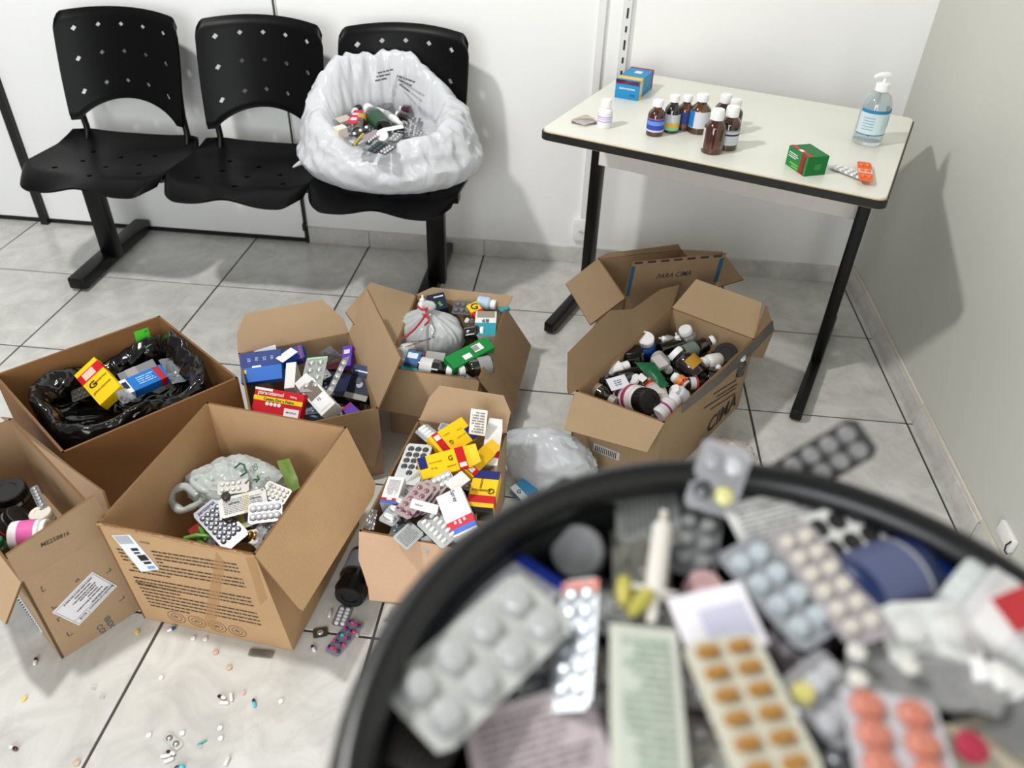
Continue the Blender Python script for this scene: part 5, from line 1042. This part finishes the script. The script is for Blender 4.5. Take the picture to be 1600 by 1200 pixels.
HB('greenish black bottle with grey label across the back', (1058, 556), (1096, 540), .022, .012, .016, body=(20, 26, 22), lab=(110, 124, 116), labz=(.2, .7), cap=BK)
HB('brown bottle with white cap pointing right at the back', (1082, 548), (1116, 530), .022, .0, .03, body=(34, 16, 10))
HB('round black bottle end at the back right', (1136, 572), (1134, 550), .034, -.04, .03, kind='jar', body=BK, cap=(14, 13, 14))
HB('black bottle with white cap near the right end', (1150, 582), (1158, 556), .022, -.03, .03, body=(22, 14, 10))
HB('white bottle with thick cap at the right', (1124, 562), (1096, 567), .020, .01, .02, kind='pill', body=WH, glass=False)
HB('white dropper bottle leaning at the right wall', (1112, 560), (1128, 582), .014, .015, .0, kind='dropper', body=(224, 222, 216), glass=False)
HB('black bottle beneath the white ones at the right', (1130, 590), (1090, 588), .024, -.02, .0, body=BK, cap=BK)
HB('dark bottle behind the frosted one', (1040, 566), (1010, 575), .026, -.02, .0, body=BK, cap=BK)
HB('dark bottle along the left flap in the shade', (968, 580), (1000, 585), .024, -.03, -.02, body=BK, cap=BK)
HB('grey capped dropper at the back wall', (1050, 532), (1030, 528), .013, .012, .03, kind='dropper', body=(150, 146, 146), glass=False)
sheet('plastic_pouch', 'green and white foil pouch in the middle of the bottles', [(990, 566, ZH+.055), (1022, 566, ZH+.06), (1045, 600, ZH+.045), (1034, 606, ZH+.045)], mat((34, 128, 82), .35, grain=.2), 'pouch', .006, 40, arch=.008)
carton('medicine_carton', 'white and grey carton corner between the bottles', (1024, 556, ZH+.045), (1038, 572, ZH+.04), .03, .012, (198, 190, 192))
carton('leaflet', 'small white paper tag behind the left centre bottle cap', (998, 586, ZH+.05), (1008, 594, ZH+.045), .02, .001, (222, 220, 216), cat='leaflet')
# ------------------------------------------------------------------ bags on the floor by the bin
o = blob('plastic_bag', 'white translucent plastic bag on the floor between box and bin', at(858, 722, .055), .122, .068, .088, crumple_mat((224, 228, 232), .25, .35, .5, 12., .15), .13, 1.6, 12, rz=-.3)
carton('medicine_carton', 'blue and white carton sticking out of the floor bag', (806, 772, .02), (846, 742, .035), .046, .024, (70, 150, 200), bands=((0, .22, (226, 230, 232)), (.7, .85, (228, 176, 50))), texts=(('G', .12, .5, .12, (26, 30, 40), -50),))
carton('medicine_carton', 'pink and orange packet inside the floor bag', (832, 745, .03), (848, 728, .045), .03, .015, (230, 140, 130))
carton('medicine_carton', 'white carton with red edge lying behind the bin rim', (918, 716, .022), (978, 716, .022), .05, .02, (226, 222, 216), patches=((0, 1, .9, 1, (176, 40, 40)),), texts=(('RES', .35, .6, .16, (60, 60, 60), 0),))
o = blob('plastic_bag', 'small clear bag with orange packet on the floor beyond the bin', at(1140, 706, .025), .055, .04, .032, crumple_mat((222, 216, 212), .2, .2, .6, 40., .35), .16, 2., 5)
carton('medicine_carton', 'orange packet under the small clear bag on the floor', (1118, 696, .035), (1146, 694, .035), .026, .02, (228, 150, 30), n=(0, -.3, 1))
# ------------------------------------------------------------------ floor debris
lay_bottle('jar', 'black supplement jar with grey label tipped on the floor between the boxes', (572, 868, .036), (545, 934, .036), .036, kind='jar', body=(14, 14, 15), cap=(10, 10, 11), lab=(140, 142, 154), labz=(.12, .56), stripes=((.9, 1., (60, 60, 66)),), capf=.34)
lay_bottle('bottle', 'thin dark bottle on the floor behind the black jar', (558, 868, .016), (528, 920, .014), .014, body=(12, 12, 13), cap=(14, 14, 15), lab=(120, 122, 130), labz=(.3, .6))
cap10 = [(224, 40, 120), (26, 30, 110)]
a, b = AB((517, 1022, .004), (559, 970, .004)); o = thing('blister_pack', 'clear blister of pink and navy capsules on the floor', 'blister pack', frame((a+b)/2, b-a, (0, 0, 1)))
Lb = (b-a).length; link('foil_card', card_me(Lb, .036, .004, .0007), film((170, 170, 180), .3, .12), o)
for i in range(5):
    for j in range(2):
        capsule_parts(o, T(-Lb/2+Lb*(.12+.19*i), -.0085+.017*j, .0035) @ Matrix.Rotation(math.pi/2, 4, 'X'), .0145, .0036, cap10[(i+j) % 2], cap10[(i+j+1) % 2] if not (i == 2 and j == 1) else (80, 180, 210))
blister('blister_pack', 'strip of white tablets on the floor beside the black jar', (529, 978, .003), (541, 948, .003), .032, 5, 2, n=(0, 0, 1), s=.0050, h=.0045, card=(190, 192, 198), pock=(232, 232, 236), pm=.1, single=True)
blister('blister_pack', 'single grey foil square with one tablet on the floor', (489, 990, .003), (512, 986, .003), .024, 1, 1, n=(0, 0, 1), s=.007, h=.004, card=(112, 108, 100), pock=(206, 206, 206), single=True, my=0)
blister('foil_scrap', 'grey printed foil scrap at the foot of the large front box', (389, 1018, .003), (427, 1022, .003), .018, 2, 1, n=(0, 0, 1), flip=True, card=(140, 140, 138))
capsule('white capsule on the floor left of the tablet strip', (514, 965), (517, 953), (232, 232, 228), (226, 226, 222))
capsule('navy and white capsule near the foil square', (487, 1008), (492, 1018), (24, 40, 96), (236, 236, 238))
capsule('dark brown and white capsule near the left image edge', (56, 1028), (54, 1038), (48, 22, 24), (236, 234, 232))
capsule('dark brown capsule at the lower left corner', (17, 1167), (25, 1170), (236, 236, 232), (66, 16, 28))
capsule('blue and white capsule under the front of the large box', (262, 986), (274, 980), (236, 238, 240), (24, 84, 124))
capsule('brown and white capsule in the floor trio', (341, 1087), (352, 1091), (52, 22, 26), (236, 234, 230))
capsule('white capsule lying lowest in the floor trio', (342, 1098), (358, 1098), (238, 236, 232), (234, 232, 228))
capsule('white capsule standing on the right of the floor trio', (361, 1082), (362, 1096), (238, 236, 232), (234, 232, 228))
capsule('navy and light blue capsule near the pink tablet', (396, 1092), (398, 1104), (20, 50, 84), (90, 190, 224))
capsule('brown capsule next to the popped pocket pair', (262, 1174), (272, 1178), (64, 16, 26), (236, 236, 232))
capsule('white capsule beneath the popped pocket pair', (252, 1182), (266, 1180), (238, 238, 234), (232, 232, 228))
capsule('second white capsule beneath the popped pocket pair', (258, 1190), (270, 1185), (238, 238, 234), (232, 232, 228))
capsule('white capsule near the lower bin edge', (352, 1195), (358, 1182), (238, 238, 234), (226, 226, 222))
capsule('teal and navy capsule at the bottom edge of the picture', (276, 1199), (286, 1198), (24, 60, 96), (60, 180, 200))
for x, y, c, l, ov in ((214, 988, (226, 206, 120), 'yellow oval tablet between the two front boxes', 1.5), (38, 1092, (226, 206, 120), 'yellow oval tablet near the left image edge', 1.5), (120, 1192, (200, 176, 150), 'beige round tablet beside the dark grout line', 1.), (337, 1019, (198, 172, 144), 'beige round tablet under the printed box', 1.), (358, 1043, (200, 178, 150), 'beige round tablet below the other beige one', 1.), (558, 993, (222, 190, 160), 'beige tablet beside the pink and navy blister', 1.), (380, 1083, (236, 180, 170), 'small pink tablet beside the capsule trio', 1.)):
    tablet(l, x, y, c, .0062 if ov == 1. and 'pink' not in l else .0042, .004, oval=ov)
for k, (x, y) in enumerate(((252, 1059), (302, 998), (321, 999), (439, 1096), (344, 1138), (345, 1154), (233, 1149), (285, 1146))):
    tablet(('white tablet alone in the middle of the front floor tile', 'left white tablet just below the printed box', 'right white tablet just below the printed box', 'white tablet to the right of the light blue capsule', 'upper white tablet above the teal strip', 'white tablet right of the teal strip', 'white tablet left of the popped pocket pair', 'white tablet above the popped pocket pair')[k], x, y, (236, 236, 234))
blister('blister_pack', 'popped pair of silver pockets on the front floor tile', (258, 1148, .002), (282, 1168, .002), .016, 2, 1, n=(0, 0, 1), s=.0062, h=.004, card=(196, 194, 190), pock=(170, 168, 164), single=True, my=0)
p1_, p2_ = at(308, 1164, .003), at(323, 1156, .003); tag(link('plastic_strip', tube_me([p1_, p2_], .0014, 6), mat((40, 170, 150), .4)), 'thin teal plastic strip on the front floor tile', 'plastic strip')
for k, (x, y) in enumerate(((145, 1074), (159, 1088), (311, 1166))):
    sheet('plastic_scrap', ('clear plastic scrap left of the grout line', 'clear curled plastic scrap right beside the grout line', 'clear plastic scrap under the teal strip')[k], [(x-4, y+3, .001), (x+4, y+3, .003), (x+4, y-3, .005), (x-4, y-3, .002)], film((220, 224, 226), .45), 'plastic scrap', .002, 200, n=5)
# ------------------------------------------------------------------ bin contents
ZN = BZ-.035
def N3(x, y, dz=0): return (x, y, ZN+dz)
NB = (0, -.25, 1)
blister('blister_pack', 'big white blister with two rows of silver domes at the left of the bin', N3(640, 1130, .01), N3(853, 932, .012), .052, 4, 2, n=NB, s=.0108, h=.008, card=(196, 198, 194), pock=(192, 194, 194), cm=.1, pm=.25, prough=.3, single=True, mx=.03, my=.06)
carton('medicine_carton', 'white card with blue edge and red mark under the big white blister', N3(672, 1040, -.012), N3(818, 868, -.006), .070, .012, (214, 216, 226), n=NB, patches=((.92, 1., 0, 1, (26, 64, 180)), (.72, .84, .86, .98, (200, 70, 50)), (.1, .3, .8, .98, (140, 60, 84))))
blister('blister_pack', 'grey blister standing on edge right of the big white blister', N3(888, 1110, -.004), N3(908, 905, .004), .026, 6, 2, n=(-.5, -.3, 1), s=.005, card=(160, 166, 172), pock=(176, 182, 188), cm=.4, pm=.4, strip=(.92, .12, (210, 120, 100)))
blister('blister_pack', 'pale pink printed foil card at the bottom of the bin view', N3(735, 1190, -.016), N3(938, 1130, -.01), .05, 4, 2, n=NB, flip=True, card=(204, 190, 194), cm=.1)
o = carton('medicine_carton', 'pale green printed leaflet standing in the middle of the bin', N3(1018, 1240, .012), N3(1005, 978, .006), .041, .002, (200, 203, 192), n=NB, cat='leaflet', patches=((.05, .95, .14, .86, (190, 197, 186)),)); fine(o, T(0, 0, .0018) @ Matrix.Rotation(math.pi/2, 4, 'Z'), .028, .085, 16, (164, 180, 164), 4)
link_m = mat((214, 210, 202), .35)
a, b = AB(N3(1022, 932, .006), N3(1038, 800, .012)); o = thing('oral_syringe', 'cream plastic syringe barrel pointing to the back of the bin', 'syringe', frame(a, b-a, NB)); Ls = (b-a).length
link('barrel', lathe_me(((0, 0), (.007, 0), (.007, Ls*.8), (.0035, Ls*.86), (.003, Ls), (0, Ls)), 18), link_m, o, Matrix.Rotation(math.pi/2, 4, 'Y')); link('flange', box_me(.003, .03, .012, .001, 1), link_m, o, T(.002, 0, 0)); link('plunger', box_me(.02, .006, .006, .001, 1), link_m, o, T(-.01, 0, 0))
sheet('plastic_pouch', 'clear blister tray with two yellow pieces in the centre left of the bin', [(960, 960, ZN-.004), (1050, 950, ZN), (1045, 800, ZN), (955, 830, ZN-.004)], crumple_mat((150, 150, 140), .15, .0, .6, 60., .25), 'pouch', .005, 50)
for k, (A, B) in enumerate(((N3(975, 905, .008), N3(975, 945, .008)), (N3(1020, 920, .008), N3(985, 960, .008)))):
    a, b = AB(A, B); tag(link('yellow_stopper', tube_me([a, (a+b)/2, b], [.004, .006, .003], 10), mat((178, 170, 76), .4)), ('upright yellow stopper in the clear tray', 'slanted yellow stopper in the clear tray')[k], 'stopper')
lay_bottle('jar', 'jar with dull grey lid near the left rear of the bin', N3(925, 870, -.05), N3(900, 860, -.008), .020, kind='jar', body=(40, 40, 42), cap=(150, 150, 152))
blister('blister_pack', 'flat grey foil card propped against the rear rim', N3(1015, 850, -.002), N3(1008, 745, .012), .046, 4, 2, n=NB, flip=True, card=(182, 184, 182))
blister('blister_pack', 'clear blister with one yellowish pocket rising over the rear rim', N3(1105, 800, .01), N3(1140, 695, .05), .036, 2, 2, n=(0, -.7, .7), s=.007, h=.005, card=(176, 176, 180), clear=True, single=True, pocks=[(216, 212, 140), (60, 60, 64), (190, 190, 194), (150, 150, 156)])
blister('blister_pack', 'dark grey blister poking out over the right rear rim', N3(1196, 772, .012), N3(1355, 678, .05), .032, 5, 2, n=(0, -.6, .8), s=.0068, h=.005, card=(74, 74, 74), pock=(150, 150, 150), cm=.5, pm=.5, single=True)
o = blister('blister_pack', 'white foil card with black printing behind the pale blue tablets', N3(1150, 835, .008), N3(1285, 800, .014), .046, 4, 2, n=NB, flip=True, card=(214, 214, 212), cm=.1)
blister('blister_pack', 'emptied white blister with black holes near the navy bottle', N3(1270, 850, .012), N3(1395, 800, .018), .040, 4, 2, n=NB, s=.007, h=.0015, card=(216, 216, 212), pock=(34, 34, 34), cm=.1, pm=0, single=True)
blister('blister_pack', 'blister of pale blue tablets in the centre of the bin', N3(1150, 850, .014), N3(1288, 1000, .008), .036, 4, 2, n=NB, s=.0068, h=.006, card=(164, 168, 172), pock=(180, 189, 194), cm=.4, pm=.1, single=True)
blister('blister_pack', 'lilac grey blister of small cream tablets slanting across the bin', N3(1228, 822, .02), N3(1366, 1002, .016), .033, 6, 2, n=NB, s=.0052, h=.0045, card=(166, 160, 164), pock=(196, 190, 180), cm=.2, pm=0, single=True)
blister('blister_pack', 'dark mauve blister with clear domes below the pale blue tablets', N3(1165, 960, -.004), N3(1290, 1030, -.004), .04, 4, 2, n=NB, s=.0065, h=.005, card=(84, 74, 78), pock=(130, 124, 128), cm=.3, pm=.3, single=True)
lay_bottle('bottle', 'navy bottle with bright blue cap at the right of the bin', N3(1318, 945, -.004), N3(1484, 872, -.004), .029, kind='pill', body=(12, 32, 76), cap=(24, 76, 180), lab=(76, 84, 118), labz=(.1, .50), stripes=((.94, 1., (160, 160, 160)),), glass=False, capf=.42, roll=20)
o = lay_bottle('bottle', 'grey white bottle with red square at the right edge of the bin', N3(1660, 1040, -.004), N3(1480, 920, -.002), .034, kind='jar', body=(180, 186, 184), cap=(190, 196, 194), glass=False, capf=.2, lab=(190, 190, 190), labz=(.3, .8), stripes=((.2, .75, (206, 206, 204)),))
Iq = o.matrix_world.inverted(); a, b = at(1568, 962, ZN+.034), at(1622, 940, ZN+.034); link('red_square', box_me((b-a).length, .022, .001), mat((176, 34, 44), .5), o, Iq @ frame((a+b)/2, b-a, (0, -.3, 1)))
blister('blister_pack', 'white blister with two large round white tablets', N3(1378, 992, .012), N3(1522, 985, .012), .040, 2, 1, n=NB, s=.0098, h=.009, card=(216, 218, 216), pock=(204, 204, 202), cm=.1, pm=0, single=True, my=0)
sheet('plastic_pouch', 'long grey translucent sleeve below the two-tablet blister', [(1310, 1075, ZN+.008), (1560, 1120, ZN+.012), (1600, 1050, ZN+.012), (1330, 1000, ZN+.006)], crumple_mat((190, 190, 190), .2, .2, .5, 40., .15), 'pouch', .004, 40)
for k, (x, y) in enumerate(((1338, 1020), (1340, 1062), (1420, 1042))):
    tablet(('upper white tablet on the grey sleeve', 'lower left white tablet on the grey sleeve', 'right white tablet on the grey sleeve')[k], x, y, (208, 206, 200), .0055, .004, ZN+.016)
lay_bottle('bottle', 'small white capped bottle at the right below the grey white bottle', N3(1590, 1090, -.002), N3(1512, 1050, .006), .014, kind='pill', body=(214, 214, 210), glass=False)
o = blister('blister_pack', 'cream blister with two rows of amber tablets at the bin centre front', N3(1226, 1226, .02), N3(1122, 996, .016), .046, 6, 2, n=NB, kind='oval', s=.0038, h=.005, card=(196, 194, 178), pock=(162, 118, 58), cm=0, pm=0, single=True, sub='amber_tablet', mx=.02, skip=())
carton('medicine_carton', 'white leaflet with lilac print behind the amber tablet blister', N3(1062, 985, .008), N3(1180, 955, .012), .042, .002, (230, 228, 234), n=NB, cat='leaflet', patches=((.3, .9, .2, .7, (196, 196, 216)),))
blister('blister_pack', 'grey blister with four orange round tablets at the bottom right', N3(1426, 1245, .02), N3(1384, 1082, .014), .052, 3, 2, n=NB, s=.0098, h=.006, card=(196, 196, 202), pock=(190, 118, 100), cm=.2, pm=0, single=True, sub='orange_tablet', my=.02)
blister('blister_pack', 'clear grey blister with one yellow pill between amber and orange tablets', N3(1260, 1120, 0), N3(1330, 1060, .004), .046, 3, 2, n=NB, s=.007, h=.005, card=(170, 170, 174), pock=(186, 186, 190), clear=True, single=True, pocks=[(190, 190, 194), (214, 204, 120), (180, 180, 184)])
lay_bottle('jar', 'jar with pink lid behind the white lilac leaflet', N3(1110, 950, -.05), N3(1098, 922, -.008), .015, kind='jar', body=(180, 170, 170), cap=(204, 164, 166), glass=False)
tablet('crimson round tablet at the lower right of the bin', 1516, 1170, (164, 36, 62), .009, .006, ZN+.002)
carton('medicine_carton', 'beige carton at the bottom right of the bin', N3(1500, 1210, -.006), N3(1610, 1180, -.004), .05, .02, (190, 180, 160), n=NB)
sheet('plastic_pouch', 'grey plastic sheet at the far right of the bin', [(1530, 1140, ZN+.004), (1620, 1200, ZN+.004), (1700, 1120, ZN+.01), (1590, 1060, ZN+.01)], mat((150, 150, 150), .35), 'pouch', .004, 40)
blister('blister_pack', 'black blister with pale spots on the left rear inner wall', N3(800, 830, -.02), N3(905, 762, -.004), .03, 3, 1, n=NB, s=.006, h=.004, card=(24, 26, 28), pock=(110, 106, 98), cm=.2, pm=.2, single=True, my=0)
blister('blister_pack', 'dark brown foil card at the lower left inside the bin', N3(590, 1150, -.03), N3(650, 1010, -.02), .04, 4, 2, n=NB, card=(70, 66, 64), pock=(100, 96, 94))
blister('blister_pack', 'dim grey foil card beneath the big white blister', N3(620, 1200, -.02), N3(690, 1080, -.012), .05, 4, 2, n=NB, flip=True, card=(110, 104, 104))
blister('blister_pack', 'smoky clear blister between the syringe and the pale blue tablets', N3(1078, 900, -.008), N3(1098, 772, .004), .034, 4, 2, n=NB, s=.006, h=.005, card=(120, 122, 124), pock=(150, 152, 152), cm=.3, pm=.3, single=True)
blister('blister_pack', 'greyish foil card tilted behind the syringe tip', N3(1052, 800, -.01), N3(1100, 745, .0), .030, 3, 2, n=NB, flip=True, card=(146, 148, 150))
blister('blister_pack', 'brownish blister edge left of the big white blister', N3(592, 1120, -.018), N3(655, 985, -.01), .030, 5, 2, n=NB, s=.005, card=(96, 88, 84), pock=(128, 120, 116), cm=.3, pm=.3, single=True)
# lower layer of packs, seen only through the gaps
RF = random.Random(11)
def filler(n, c, ex_, ey_, rz, z0, z1, kinds, label, group):
    for k in range(n):
        x, y = RF.uniform(-1, 1)*ex_, RF.uniform(-1, 1)*ey_
        if kinds == 'bin' and math.hypot(x, y) > ex_: continue
        p = V((c[0]+x*math.cos(rz)-y*math.sin(rz), c[1]+x*math.sin(rz)+y*math.cos(rz), RF.uniform(z0, z1)))
        a = RF.uniform(0, 6.28); M = frame(p, (math.cos(a), math.sin(a), RF.uniform(-.15, .15)), (RF.uniform(-.25, .25), RF.uniform(-.25, .25), 1))
        if kinds == 'bottles': bottle_at('medicine_bottle', label, M @ Matrix.Rotation(math.pi/2, 4, 'Y'), .10, .023, body=BK, cap=RF.choice(((220, 220, 216), BK)), group=group, caprib=False)
        else: blister_at('blister_pack', label, M, .09, .036, 5, 2, card=RF.choice(((168, 170, 172), (120, 116, 114), (150, 140, 140), (190, 190, 186))) if kinds == 'bin' else (150, 152, 154), group=group)
def cen(R4): return sum(R4, V())/4
cA = cen(bA.R); filler(12, (cA.x+.01, cA.y), .11, .13, -.1, .06, .12, 'b', 'silver blister strip deep under the carrier bag of the front box', 'buried blisters in the front box')
cF_ = cen(bF.R); filler(16, (cF_.x, cF_.y), .06, .13, -.12, .14, .185, 'b', 'silver blister strip buried beneath the yellow cartons', 'buried blisters under the yellow cartons')
cH = cen(bH.R); dH = bH.R[1]-bH.R[0]; filler(14, (cH.x, cH.y), .15, .05, math.atan2(dH.y, dH.x), .08, .14, 'bottles', 'dark bottle buried below the others in the bottle box', 'buried bottles in the bottle box')
cE = cen(bE.R); filler(10, (cE.x, cE.y), .08, .12, 0, .10, .15, 'b', 'silver blister strip beneath the knotted bag', 'buried blisters under the knotted bag')
cD = cen(bD.R); filler(8, (cD.x, cD.y), .08, .10,   .48, .12, .16, 'b', 'silver blister strip beneath the paracetamol carton', 'buried blisters under the paracetamol carton')
filler(95, (BC.x, BC.y), .165, .165, 0, ZN-.05, ZN-.022, 'bin', 'dull foil blister strip in the dark lower layer of the bin', 'buried blisters in the bin')
filler(18, (-1.63, -.318), .110, .062, 0, .585, .598, 'b', 'silver blister strip deep inside the chair bag', 'buried blisters in the chair bag')
